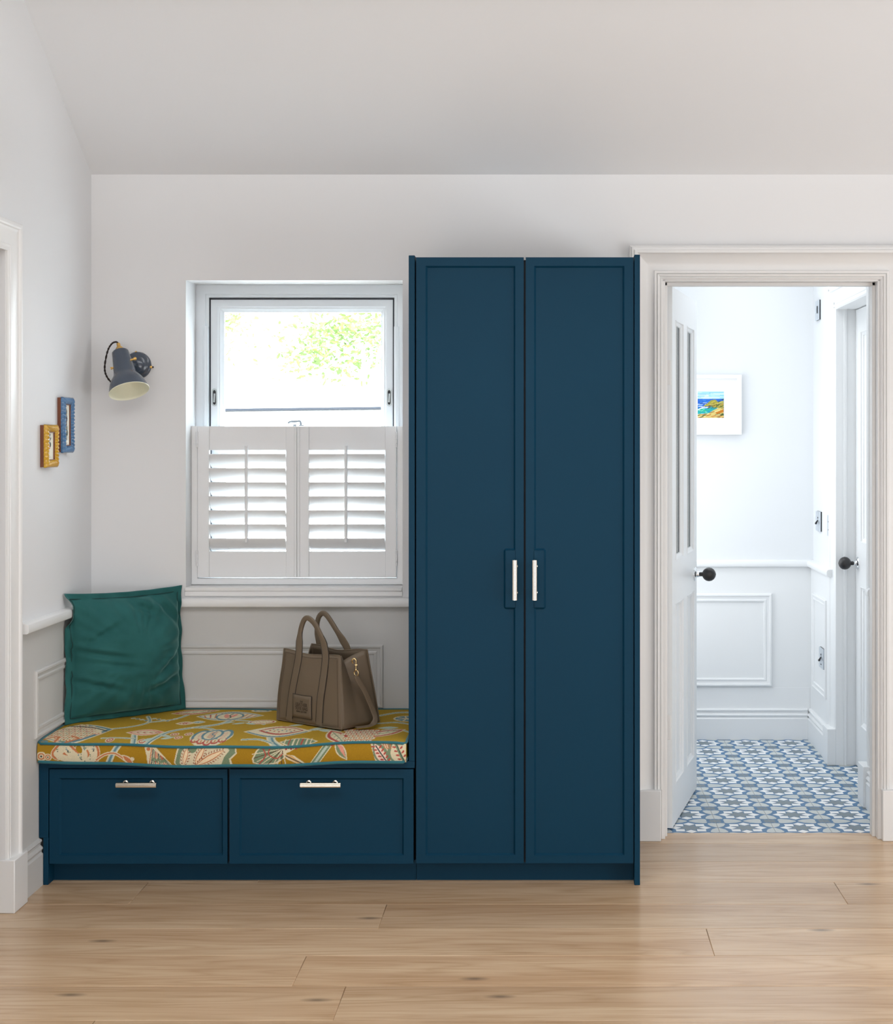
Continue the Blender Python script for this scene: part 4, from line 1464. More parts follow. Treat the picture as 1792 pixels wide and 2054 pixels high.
# stem and leaf
for w, c in ((0.0125, CREAM), (0.0100, GRN), (0.0040, LBL)):
    cf.line([(-0.712, 0.066), (-0.735, 0.036), (-0.765, -0.004)], w, c)
cf.poly(leafpts(-0.676, 0.038, 0.072, 0.030, -1.0), CREAM)
cf.poly(leafpts(-0.676, 0.038, 0.062, 0.022, -1.0), GRN)
cf.poly([(-0.690, 0.062), (-0.668, 0.05), (-0.660, 0.014), (-0.676, 0.036)], PNK)
cf.ell(-0.714, 0.060, 0.009, 0.006, GRN)
cf.ell(-0.704, 0.057, 0.004, 0.004, RED)
# pale leaves at the right end
cf.poly([(-0.582, 0.060), (-0.566, 0.066), (-0.46, 0.066), (-0.46, -0.002), (-0.564, -0.002), (-0.574, 0.03)], CREAM)
cf.poly(leafpts(-0.548, 0.026, 0.10, 0.046, -1.05), GRN)
cf.poly(leafpts(-0.549, 0.024, 0.082, 0.030, -1.05), (236, 206, 186))
cf.poly(leafpts(-0.497, 0.030, 0.10, 0.060, -1.15), GRN)
cf.poly(leafpts(-0.489, 0.030, 0.088, 0.058, -1.15), CREAM)
for (ax, ay, bx, by) in ((-0.566, 0.052, -0.528, -0.002), (-0.505, 0.066, -0.473, -0.002)):
    cf.line([(ax, ay), (bx, by)], 0.0042 if ax > -0.53 else 0.0012, GRN if ax > -0.53 else DRK)
    cf.line([(ax + 0.002, ay), (bx + 0.002, by)], 0.0012, DRK)
    for k in range(5):
        t = (k + 0.6) / 5.4
        for m in (1, -1):
            cf.ell(ax + (bx - ax) * t + m * 0.0115, ay + (by - ay) * t + 0.003, 0.0062, 0.0028, RED, 0.9 if m > 0 else -0.1)
for k in range(4):
    cf.line([(-0.545 + 0.008 * k, 0.064), (-0.535 + 0.006 * k, 0.044)], 0.0016, ORG)


def color_attr(me, arr):
    at = me.color_attributes.new('print', 'FLOAT_COLOR', 'POINT')
    buf = np.ones((len(me.vertices), 4), np.float32)
    buf[:, :3] = arr
    at.data.foreach_set('color', buf.ravel())


# ================================================================== SEAT CUSHION
def c_sag(x):
    t = (x - CX0) / (CX1 - CX0)
    return 0.016 * math.sin(PI * min(1, t * 1.05)) ** 1.5 + 0.002 * math.sin(t * 21)


def c_top(x, yy):
    d = yy - CYF
    t = (x - CX0) / (CX1 - CX0)
    z = 0.4655 + 0.003 * math.sin(x * 9) * math.sin(yy * 8 + 1)
    z -= 0.007 * math.exp(-d / 0.02) + c_sag(x) * math.exp(-d / 0.10)
    z -= 0.006 * math.exp(-(1 - t) * 60) + 0.004 * math.exp(-t * 60)
    z -= 0.006 * math.exp(-(CYB - yy) / 0.02)
    return z


def c_bot(x):
    return 0.3965 - 0.9 * c_sag(x) * (1 if True else 0)


cush = thing('seat_cushion', 'ochre bench cushion printed with exotic flowers and piped in teal', 'cushion', loc=(-1.05, -0.3, 0.394))
ox, oy, oz = -1.05, -0.3, 0.394
V, F, Cc = [], [], []
ny, nx = ct.c.shape[:2]
for j in range(ny):
    for i in range(nx):
        x, yy = ct.x[i], ct.y[j]
        V.append((x - ox, yy - oy, c_top(x, yy) - oz))
        Cc.append(ct.c[j, i])
for j in range(ny - 1):
    for i in range(nx - 1):
        a = j * nx + i
        F.append((a, a + 1, a + nx + 1, a + nx))
base = len(V)
ny2, nx2 = cf.c.shape[:2]
for j in range(ny2):
    t = j / (ny2 - 1)
    for i in range(nx2):
        x = cf.x[i]
        z = c_bot(x) * (1 - t) + c_top(x, CYF) * t
        V.append((x - ox, CYF - 0.005 * math.sin(PI * t) - oy, z - oz))
        Cc.append(cf.c[j, i])
for j in range(ny2 - 1):
    for i in range(nx2 - 1):
        a = base + j * nx2 + i
        F.append((a, a + 1, a + nx2 + 1, a + nx2))
# sides, back and underside in plain ochre
base = len(V)
oc = lin(*OCH)


def quadstrip(pa, pb):
    o = len(V)
    for p in pa:
        V.append((p[0] - ox, p[1] - oy, p[2] - oz))
        Cc.append(oc)
    for p in pb:
        V.append((p[0] - ox, p[1] - oy, p[2] - oz))
        Cc.append(oc)
    k = len(pa)
    for i in range(k - 1):
        F.append((o + i, o + i + 1, o + k + i + 1, o + k + i))


ys = np.linspace(CYF, CYB, 30)
xs_ = np.linspace(CX0, CX1, 60)


def zb(x, yy):
    return c_bot(x) if yy < -0.59 else 0.3965


for x in (CX0, CX1):
    quadstrip([(x, yy, zb(x, yy)) for yy in ys], [(x, yy, c_top(x, yy)) for yy in ys])
quadstrip([(x, CYB, 0.3965) for x in xs_], [(x, CYB, c_top(x, CYB)) for x in xs_])
quadstrip([(x, CYF, c_bot(x)) for x in xs_], [(x, -0.588, 0.3965) for x in xs_])
quadstrip([(x, -0.588, 0.3965) for x in xs_], [(x, CYB, 0.3965) for x in xs_])
me = bpy.data.meshes.new('cover')
me.from_pydata(V, [], F)
me.polygons.foreach_set('use_smooth', [True] * len(me.polygons))
color_attr(me, np.array(Cc))
me.materials.append(M['print_fabric'])
co = bpy.data.objects.new('cover', me)
COL.objects.link(co)
co.parent = cush
loop = [(x, CYF - 0.002, c_top(x, CYF) + 0.0005) for x in np.linspace(CX0 + 0.012, CX1 - 0.012, 80)]
loop += [(CX1 - 0.003, CYF + 0.008, c_top(CX1, CYF) + 0.001)]
loop += [(CX1, yy, c_top(CX1, yy) + 0.0005) for yy in np.linspace(CYF + 0.02, CYB - 0.01, 24)]
loop += [(x, CYB, c_top(x, CYB)) for x in np.linspace(CX1 - 0.01, CX0 + 0.01, 50)]
loop += [(CX0, yy, c_top(CX0, yy)) for yy in np.linspace(CYB - 0.01, CYF + 0.012, 24)]
MB().tube([(p[0] - ox, p[1] - oy, p[2] - oz) for p in loop], 0.0045, 8, closed=True).build('piping', M['teal_pipe'], cush, smooth=60)
lo2 = [(CX0 + 0.004, CYF + 0.03, 0.4005)] + [(x, CYF - 0.003, c_bot(x) + 0.001) for x in np.linspace(CX0 + 0.006, CX1 - 0.010, 80)] + [(CX1 - 0.002, CYF + 0.012, 0.400), (CX1 - 0.001, CYF + 0.05, 0.401)]
MB().tube([(p[0] - ox, p[1] - oy, p[2] - oz) for p in lo2], 0.0048, 8).build('piping', M['teal_pipe'], cush, smooth=60)

# ================================================================== PILLOW
import mathutils.noise as mn


def make_pillow():
    bc = Vector((-1.4685, -0.184, 0.467))
    w_ = Vector((0.716, 0.698, 0)).normalized()
    n_ = Vector((0.698, -0.716, 0)).normalized()
    up = (Vector((0, 0, 1)) - n_ * 0.05).normalized()
    nf = w_.cross(up).normalized()
    if nf.dot(n_) < 0:
        nf = -nf
    HW, HH = 0.232, 0.219
    t = thing('throw_pillow', 'teal velvet scatter pillow with a flange edge leaning in the corner', 'pillow', loc=tuple(bc))
    n = 72
    g = np.linspace(-1, 1, n)
    fl = 0.915

    def pos(u, v, side):
        x = u * HW * (1 - 0.045 * (1 - v * v) * (1 if u < 0 else 1.3))
        z = HH + v * HH * (1 - (0.045 if v > 0 else 0.0) * (1 - u * u))
        if abs(u) < fl and abs(v) < fl:
            a, b = u / fl, v / fl
            th = 0.104 * (max(0, 1 - a * a) ** 0.6) * (max(0, 1 - b * b) ** 0.6) + 0.003
            th *= 1.0 - 0.12 * v
        else:
            th = 0.0028
        # gathers from the seams and soft folds
        wv = 0.0
        if abs(u) < fl and abs(v) < fl:
            a, b = u / fl, v / fl
            ed = max(abs(a), abs(b))
            wv += 0.0075 * mn.noise(Vector((u * 1.8 + 3, v * 2.8, 2.0 * side))) + 0.0030 * mn.noise(Vector((u * 4.5 + v * 1.5, v * 6.0, 5.0)))
            rad = math.atan2(b, a)
            wv += 0.0030 * ed ** 3 * math.sin(rad * 23 + 2 * math.sin(rad * 5)) * (1 - ed) * 6
            for (cu, cv, ang, ln, wd, am) in ((-0.62, 0.05, -0.25, 0.36, 0.05, -0.012), (-0.66, -0.42, -0.30, 0.34, 0.045, -0.010), (0.62, -0.20, 0.55, 0.36, 0.055, -0.010),
                                              (0.66, 0.62, -0.85, 0.32, 0.06, -0.013), (0.2, 0.72, -0.5, 0.28, 0.07, -0.010), (-0.5, 0.35, 0.5, 0.32, 0.06, -0.008), (0.55, -0.5, 0.3, 0.34, 0.055, -0.010), (-0.35, -0.15, -0.2, 0.3, 0.05, -0.007)):
                du, dv = u - cu, v - cv
                p = du * math.cos(ang) + dv * math.sin(ang)
                q = -du * math.sin(ang) + dv * math.cos(ang)
                wv += am * math.exp(-(p / ln) ** 2 - (q / wd) ** 2) + -am * 0.6 * math.exp(-(p / ln) ** 2 - ((q - 1.6 * wd) / wd) ** 2)
        wv *= 1.5
        flw = 0.0
        if max(abs(u), abs(v)) > fl:
            flw = 0.004 * math.sin(u * 17 + v * 13) + 0.003 * mn.noise(Vector((u * 5, v * 5, 1)))
        q = w_ * x + up * z + nf * (side * th * (1.0 if side > 0 else 0.75) + side * wv + flw)
        p = q + bc
        # cloth presses against the rails and walls
        gs = math.exp(-((p.z - 0.842) / 0.046) ** 4)
        p.x = max(p.x, -1.640 + 0.030 * gs)
        p.y = min(p.y, -0.012 - 0.026 * gs)
        p.z = max(p.z, c_top(min(max(p.x, CX0), CX1), min(p.y, CYB)) + 0.0012)
        return p - bc

    V, F = [], []
    for side in (1, -1):
        for v in g:
            for u in g:
                V.append(tuple(pos(u, v, side)))
    for s_ in (0, 1):
        for j in range(n - 1):
            for i in range(n - 1):
                a = s_ * n * n + j * n + i
                F.append((a, a + 1, a + n + 1, a + n))
    bd = [(0, i) for i in range(n)] + [(j, n - 1) for j in range(1, n)] + [(n - 1, i) for i in range(n - 2, -1, -1)] + [(j, 0) for j in range(n - 2, 0, -1)]
    for k in range(len(bd)):
        (ja, ia), (jb, ib) = bd[k], bd[(k + 1) % len(bd)]
        F.append((ja * n + ia, jb * n + ib, n * n + jb * n + ib, n * n + ja * n + ia))
    b = MB().add(V, F)
    b.build('pillow_cover', M['velvet'], t, smooth=180)
    # seam stitched along the flange
    sp = []
    for k in range(160):
        q = 4 * k / 160
        s_, f_ = int(q), q % 1
        u, v = ((-fl + 2 * fl * f_, -fl), (fl, -fl + 2 * fl * f_), (fl - 2 * fl * f_, fl), (-fl, fl - 2 * fl * f_))[s_]
        p = pos(u * 0.999, v * 0.999, 1)
        sp.append(p + nf * 0.0012)
    MB().tube(sp, 0.0017, 6, closed=True).build('flange_seam', M['velvetdark'], t, smooth=60)
    return t


make_pillow()

# ================================================================== TOTE BAG
BA = Vector((-0.938, -0.264, 0.0))
E1 = Vector((0.7957, -0.6057, 0))
E2 = Vector((0.6057, 0.7957, 0))
BZ, BH = 0.4702, 0.241
bag = thing('tote_bag', 'taupe leather tote bag with two handles and a gold clipped strap on the cushion', 'bag', loc=(-0.76, -0.30, BZ))
BO = Vector((-0.76, -0.30, BZ))


def bl_(t, d, z):
    return BA + E1 * t + E2 * d + Vector((0, 0, BZ + z)) - BO


def lerp(a, b, t):
    return a + (b - a) * t


def bag_corners(f):
    """(t, d) of FL, FR, BR, BL at height fraction f"""
    bl0 = [(0.0, 0.0), (0.305, 0.0), (0.303, 0.182), (0.002, 0.182)]
    tp = [(0.016, 0.014), (0.295, 0.006), (0.290, 0.136), (0.022, 0.140)]
    bul = 0.006 * math.sin(PI * min(1, f * 1.3))
    out = []
    for k in range(4):
        t, d = lerp(bl0[k][0], tp[k][0], f), lerp(bl0[k][1], tp[k][1], f)
        t += (-bul if k in (0, 3) else bul * 0.3)
        out.append((t, d))
    return out


def front_pt(s_, f, o=0.0):
    c = bag_corners(f)
    t, d = lerp(c[0][0], c[1][0], s_), lerp(c[0][1], c[1][1], s_)
    d += -0.007 * math.sin(PI * s_) * math.sin(PI * min(1, f + 0.1)) + 0.004 * math.sin(s_ * 9.4 + 1) * f - o
    z = f * BH + (0.004 * math.cos(s_ * 6.28) - 0.004) * f
    return bl_(t, d, z)


def back_pt(s_, f, o=0.0):
    c = bag_corners(f)
    t, d = lerp(c[3][0], c[2][0], s_), lerp(c[3][1], c[2][1], s_)
    d += 0.006 * math.sin(PI * s_) * math.sin(PI * f) - 0.012 * math.sin(PI * s_) * f ** 3 + o
    z = f * BH + (-0.006 * math.sin(PI * s_) + 0.003 * math.sin(s_ * 9)) * f + 0.004 * f
    return bl_(t, d, z)


def side_pt(s_, f, right):
    c = bag_corners(f)
    a, b = (c[1], c[2]) if right else (c[0], c[3])
    t, d = lerp(a[0], b[0], s_), lerp(a[1], b[1], s_)
    fold = 0.050 * (f ** 1.6) * (1 - abs(2 * s_ - 1))
    t += (-fold if right else fold)
    z = f * BH - 0.030 * f * (1 - abs(2 * s_ - 1)) ** 1.5
    zf = front_pt(1 if right else 0, f).z
    zk_ = back_pt(1 if right else 0, f).z
    z += lerp(zf - f * BH, zk_ - f * BH, s_)
    p = bl_(t, d, 0)
    return Vector((p.x, p.y, z + (0 if True else 0)))


b = MB()
nz_ = 14


def grid(fn, nu):
    vs = [tuple(fn(i / nu, j / nz_)) for j in range(nz_ + 1) for i in range(nu + 1)]
    fs = [(j * (nu + 1) + i, j * (nu + 1) + i + 1, (j + 1) * (nu + 1) + i + 1, (j + 1) * (nu + 1) + i) for j in range(nz_) for i in range(nu)]
    b.add(vs, fs)


grid(front_pt, 24)
grid(back_pt, 24)
grid(lambda s_, f: side_pt(s_, f, True), 12)
grid(lambda s_, f: side_pt(s_, f, False), 12)
b.add([bl_(*c, 0.0) for c in bag_corners(0)], [(0, 1, 2, 3)])
bo = b.build('body', M['leather'], bag, smooth=50)
bmw = bmesh.new()
bmw.from_mesh(bo.data)
bmesh.ops.remove_doubles(bmw, verts=bmw.verts, dist=0.0008)
bmesh.ops.recalc_face_normals(bmw, faces=bmw.faces)
bmw.to_mesh(bo.data)
bmw.free()
sm = bo.modifiers.new('thick', 'SOLIDIFY')
sm.thickness = 0.003
sm.offset = 0
lin_ = MB()
lin_.add([bl_(0.03, 0.02, 0.10), bl_(0.275, 0.02, 0.10), bl_(0.275, 0.14, 0.10), bl_(0.03, 0.14, 0.10)], [(0, 1, 2, 3)])
lin_.build('lining', M['leatherdark'], bag)
# edge binding on corners and rim
eb = MB()
eb.tube([front_pt(1, f) for f in np.linspace(0, 1, 12)], 0.0024, 8)
eb.tube([front_pt(0, f) for f in np.linspace(0, 1, 12)], 0.0024, 8)
eb.tube([back_pt(1, f) for f in np.linspace(0, 1, 12)], 0.0024, 8)
eb.tube([back_pt(0, f) for f in np.linspace(0, 1, 12)], 0.0024, 8)
eb.tube([front_pt(s_, 1) for s_ in np.linspace(0, 1, 20)], 0.0022, 8)
eb.tube([back_pt(s_, 1) for s_ in np.linspace(0, 1, 20)], 0.0022, 8)
eb.tube([front_pt(s_, 0) + Vector((0, 0, 0.002)) for s_ in np.linspace(0, 1, 20)], 0.0022, 8)
eb.build('edge_binding', M['leather'], bag, smooth=60)
# stitch rows
stt = MB()


def stitches(fn, n):
    for k in range(n):
        a, c = fn((k + 0.15) / n), fn((k + 0.7) / n)
        stt.tube([a, c], 0.0007, 5)


stitches(lambda q: front_pt(0.03 + 0.94 * q, 0.955, 0.0020), 60)
stitches(lambda q: front_pt(0.045, 0.03 + 0.91 * q, 0.0020), 48)
stitches(lambda q: front_pt(0.955, 0.03 + 0.91 * q, 0.0020), 48)
stt.build('stitching', M['thread'], bag)


def ribbon(parent, name, pts, ups, hw, ht):
    """strap: pts centre line, ups outward normals, hw half widths"""
    bb_ = MB()
    seg = 12
    vs, fs = [], []
    L = len(pts)
    for i in range(L):
        d = (pts[min(i + 1, L - 1)] - pts[max(i - 1, 0)]).normalized()
        u = (ups[i] - d * ups[i].dot(d)).normalized()
        a = d.cross(u)
        for k in range(seg):
            th = 2 * PI * (k + 0.5) / seg
            c, s_ = math.cos(th), math.sin(th)
            vs.append(pts[i] + a * (math.copysign(abs(c) ** 0.4, c) * hw[i]) + u * (math.copysign(abs(s_) ** 0.6, s_) * ht[i]))
    for i in range(L - 1):
        for k in range(seg):
            k2 = (k + 1) % seg
            fs.append((i * seg + k, i * seg + k2, (i + 1) * seg + k2, (i + 1) * seg + k))
    fs += [tuple(range(seg)), tuple((L - 1) * seg + k for k in range(seg))]
    bb_.add(vs, fs)
    return bb_.build(name, M['leather'], parent, smooth=50)


def handle_path(knots, fn, d_top, out_sign):
    """knots (t, z): on the bag below the rim, free above it"""
    P = smoothpath([(k[0], k[1], 0) for k in knots], 6)
    pts, ups, hw, ht = [], [], [], []
    c1 = bag_corners(1)
    for p in P:
        t, z = p.x, p.y
        f = min(1.0, max(0.0, z / BH))
        c = bag_corners(f)
        ca, cb = (c[0], c[1]) if out_sign < 0 else (c[3], c[2])
        s_ = min(1, max(0, (t - ca[0]) / (cb[0] - ca[0])))
        q = fn(s_, f, 0.0032)
        if z > BH:
            q = q + Vector((0, 0, z - BH)) + E2 * (d_top * min(1, (z - BH) / 0.1))
        pts.append(q)
        ups.append(E2 * out_sign)
        k = min(1, max(0, (z - BH - 0.035) / 0.03))
        hw.append(lerp(0.0150, 0.0088, k))
        ht.append(lerp(0.0020, 0.0050, k))
    return pts, ups, hw, ht


def painted_edge(parent, pts, ups, hw, side, a, b):
    q = []
    for i in range(a, b):
        d = (pts[i + 1] - pts[i - 1]).normalized() if 0 < i < len(pts) - 1 else (pts[1] - pts[0]).normalized()
        q.append(pts[i] + d.cross(ups[i]).normalized() * (hw[i] * side) + ups[i] * 0.0004)
    MB().tube(q, 0.0015, 6).build('painted_edge', M['edge'], parent, smooth=60)


hpth = handle_path([(0.063, 0.006), (0.075, 0.09), (0.090, 0.17), (0.100, 0.235), (0.098, 0.285), (0.101, 0.318), (0.113, 0.348), (0.133, 0.361),
                                    (0.160, 0.348), (0.187, 0.316), (0.209, 0.282), (0.222, 0.245), (0.2235, 0.22), (0.219, 0.15), (0.212, 0.09), (0.207, 0.006)],
                                   front_pt, 0.010, -1)
h1 = ribbon(bag, 'handle', *hpth)
nh = len(hpth[0])
for sd_, a_, b_ in ((1, 0, 30), (-1, 0, 30), (1, nh - 34, nh), (-1, nh - 34, nh)):
    painted_edge(h1, hpth[0], hpth[1], hpth[2], sd_, max(1, a_), min(nh - 1, b_))
ribbon(bag, 'handle', *handle_path([(0.068, 0.10), (0.066, 0.18), (0.064, 0.24), (0.058, 0.285), (0.062, 0.318), (0.080, 0.346), (0.103, 0.357),
                                    (0.130, 0.344), (0.162, 0.308), (0.190, 0.270), (0.205, 0.24), (0.208, 0.18), (0.208, 0.10)],
                                   back_pt, -0.012, 1))
# label patch with embossed lettering
lb = MB()
PS0, PS1, PF0, PF1 = 0.268, 0.572, 0.085, 0.415
vs = []
for j in range(7):
    for i in range(9):
        vs.append(tuple(front_pt(lerp(PS0, PS1, i / 8), lerp(PF0, PF1, j / 6), 0.0040)))
fs = [(j * 9 + i, j * 9 + i + 1, (j + 1) * 9 + i + 1, (j + 1) * 9 + i) for j in range(6) for i in range(8)]
lb.add(vs, fs)
lo_ = lb.build('label_patch', M['leather'], bag, smooth=60)
sd = lo_.modifiers.new('thick', 'SOLIDIFY')
sd.thickness = 0.0018
sd.offset = 0


def lettering(parent, txt, s_c, f_c, size):
    cu = bpy.data.curves.new('lettering', 'FONT')
    cu.body = txt
    cu.size = size
    cu.align_x = 'CENTER'
    cu.align_y = 'CENTER'
    cu.extrude = 0.0005
    tmp = bpy.data.objects.new('lettering', cu)
    me = bpy.data.meshes.new_from_object(tmp)
    bpy.data.objects.remove(tmp)
    me.name = 'lettering'
    if size >= 0.011:
        for v in me.vertices:
            v.co.x *= 0.82
    me.materials.append(M['thread'])
    o = bpy.data.objects.new('lettering', me)
    COL.objects.link(o)
    o.parent = parent
    p = front_pt(s_c, f_c, 0.0051)
    px = (front_pt(s_c + 0.05, f_c, 0.005) - front_pt(s_c - 0.05, f_c, 0.005)).normalized()
    pz = (front_pt(s_c, f_c + 0.05, 0.005) - front_pt(s_c, f_c - 0.05, 0.005)).normalized()
    pn = px.cross(pz).normalized()
    pz = pn.cross(px)
    o.matrix_local = Matrix(((px.x, pz.x, pn.x, p.x), (px.y, pz.y, pn.y, p.y), (px.z, pz.z, pn.z, p.z), (0, 0, 0, 1)))


sc_ = (PS0 + PS1) / 2
MB().tube([front_pt(PS1, lerp(PF0, PF1, k / 8), 0.0044) for k in range(9)], 0.0014, 6).build('painted_edge', M['edge'], lo_, smooth=60)
MB().tube([front_pt(lerp(PS0, PS1, k / 8), PF1, 0.0044) for k in range(9)], 0.0009, 6).build('painted_edge', M['edge'], lo_, smooth=60)
MB().tube([front_pt(lerp(PS0, PS1, k / 8), PF0, 0.0044) for k in range(9)], 0.0009, 6).build('painted_edge', M['edge'], lo_, smooth=60)
lettering(lo_, 'THE', sc_, 0.322, 0.0080)
lettering(lo_, 'LEATHER', sc_, 0.276, 0.0165)
lettering(lo_, 'TOTE BAG', sc_, 0.222, 0.0155)
lettering(lo_, 'MARC JACOBS', sc_, 0.178, 0.0075)
# gold snap hook and ring, shoulder strap


def wp(x, yy, z):
    return Vector((x, yy, z)) - BO


ck = MB()
ck.tube(smoothpath([wp(-0.663, -0.398, 0.681), wp(-0.667, -0.402, 0.690), wp(-0.660, -0.404, 0.697), wp(-0.653, -0.404, 0.692), wp(-0.653, -0.404, 0.680), wp(-0.653, -0.404, 0.662)], 6), 0.0024, 8)
ck.tube([wp(-0.656, -0.4045, 0.676), wp(-0.649, -0.404, 0.676)], 0.0022, 8)
ck.lathe([(0.0042, 0), (0.0048, 0.002), (0.0042, 0.005)], wp(-0.653, -0.404, 0.658), (0, 0, 1), 12)
rc = wp(-0.652, -0.404, 0.6495)
ck.tube([rc + Vector((0.8, -0.6, 0)) * (0.0095 * math.cos(t)) + Vector((0, 0, 0.0095 * math.sin(t))) for t in np.linspace(0, 2 * PI, 25)[:-1]], 0.0019, 8, closed=True)
ck.build('snap_hook', M['gold'], bag, smooth=60)
sp = smoothpath([wp(-0.652, -0.408, 0.643), wp(-0.643, -0.404, 0.622), wp(-0.623, -0.392, 0.583), wp(-0.603, -0.378, 0.530), wp(-0.592, -0.374, 0.497), wp(-0.596, -0.388, 0.481), wp(-0.613, -0.406, 0.4745), wp(-0.650, -0.428, 0.4740)], 6)
s_up = [Vector((0.62, -0.78, 0.15)).lerp(Vector((0.05, -0.1, 1.0)), min(1, max(0, (i - 25) / 8))) for i in range(len(sp))]
ribbon(bag, 'shoulder_strap', sp, s_up, [0.0095] * len(sp), [0.0022] * len(sp))

# ================================================================== WALL LAMP
lamp = thing('wall_lamp', 'slate grey enamel wall lamp with brass cap and brown twisted cord above the pillow', 'lamp', loc=(-1.479, 0, 1.684))
LO = Vector((-1.479, 0, 1.684))
MB().lathe([(0.0485, 0.0), (0.0485, 0.006), (0.046, 0.011), (0.036, 0.014), (0.034, 0.0165), (0.031, 0.017), (0.026, 0.019), (0.0235, 0.024), (0.017, 0.027), (0.0, 0.028)],
           (0, 0, 0), (0, -1, 0), 40).build('backplate', M['slate'], lamp, smooth=35)
ax = Vector((0.29, -0.335, -0.897)).normalized()
pt_top = Vector((-1.516, -0.099, 1.730)) - LO
sh = [(0.0, 0.0), (0.024, 0.0), (0.0285, 0.004), (0.0295, 0.010), (0.0345, 0.055), (0.0385, 0.086), (0.0405, 0.094), (0.046, 0.102), (0.054, 0.114),
      (0.060, 0.126), (0.0645, 0.140), (0.0675, 0.152), (0.0690, 0.157)]
inn = [(0.0700, 0.158), (0.0690, 0.1595), (0.0672, 0.157), (0.0655, 0.152), (0.0625, 0.140), (0.058, 0.126), (0.052, 0.115), (0.042, 0.101), (0.036, 0.088), (0.030, 0.05), (0.0, 0.03)]
MB().lathe(sh, pt_top, ax, 48, cap=False).build('shade', M['slate'], lamp, smooth=40)
MB().lathe([(0.0690, 0.157)] + inn, pt_top, ax, 48, cap=False).build('shade_lining', M['cream'], lamp, smooth=60)
MB().lathe([(0.0, -0.030), (0.0058, -0.030), (0.0066, -0.028), (0.0066, -0.018), (0.0078, -0.0165), (0.0125, -0.012), (0.0148, -0.006), (0.0162, 0.0), (0.0, 0.001)], pt_top, ax, 28).build('brass_cap', M['brass'], lamp, smooth=35)
# pivot arm, thumb screws and switch
arm = MB()
mid = pt_top + ax * 0.060
arm.tube([(0, -0.024, 0), mid * 0.5 + Vector((0.004, -0.022, 0.002)), mid], 0.0085, 14)
arm.build('pivot_arm', M['slate'], lamp, smooth=40)
side = Vector((1, 0, 0.32)).normalized()
MB().lathe([(0.0035, 0), (0.0035, 0.040), (0.0055, 0.041), (0.0058, 0.046), (0.0038, 0.049), (0.0, 0.050)], mid + Vector((0, -0.006, 0.012)), side, 14).build('thumb_screw', M['brass'], lamp, smooth=40)
MB().lathe([(0.0035, 0), (0.0035, 0.040), (0.0048, 0.041), (0.0050, 0.044), (0.0, 0.045)], mid + Vector((0, -0.006, 0.005)), -side, 14).build('thumb_screw', M['brass'], lamp, smooth=40)
MB().lathe([(0.0028, 0), (0.0034, 0.002), (0.0028, 0.004), (0, 0.0045)], Vector((-0.006, -0.006, 0.047)), (0, 0, 1), 10).build('screw', M['brass'], lamp, smooth=40)
sw_ = MB().lathe([(0.0048, 0), (0.0052, 0.004), (0.0038, 0.008)], (0.045, -0.007, -0.006), (1, 0, 0), 14, 0)
sw_.lathe([(0.0026, 0.006), (0.0028, 0.012), (0, 0.0135)], (0.045, -0.007, -0.006), (1, 0, 0), 12, 1)
sw_.build('switch', [M['brass'], M['black']], lamp, smooth=40)
cp = smoothpath([pt_top - ax * 0.029, pt_top - ax * 0.036 + Vector((-0.006, 0, 0)), pt_top + Vector((-0.032, 0.012, 0.026)), pt_top + Vector((-0.052, 0.03, 0.0)), pt_top + Vector((-0.066, 0.045, -0.055)),
                 pt_top + Vector((-0.060, 0.055, -0.09)), pt_top + Vector((-0.035, 0.07, -0.118)), pt_top + Vector((-0.008, 0.08, -0.122)), Vector((-0.012, -0.030, -0.060)), Vector((-0.006, -0.02, -0.034))], 12)
cd = MB()
for ph in (0, PI):
    hp = []
    for i, p in enumerate(cp):
        d = (cp[min(i + 1, len(cp) - 1)] - cp[max(i - 1, 0)]).normalized()
        a = d.cross(Vector((0, 1, 0.1))).normalized()
        b2 = d.cross(a)
        th = i * 0.85 + ph
        hp.append(p + (a * math.cos(th) + b2 * math.sin(th)) * 0.0016)
    cd.tube(hp, 0.0020, 7)
cd.build('twisted_cord', M['cord'], lamp, smooth=60)


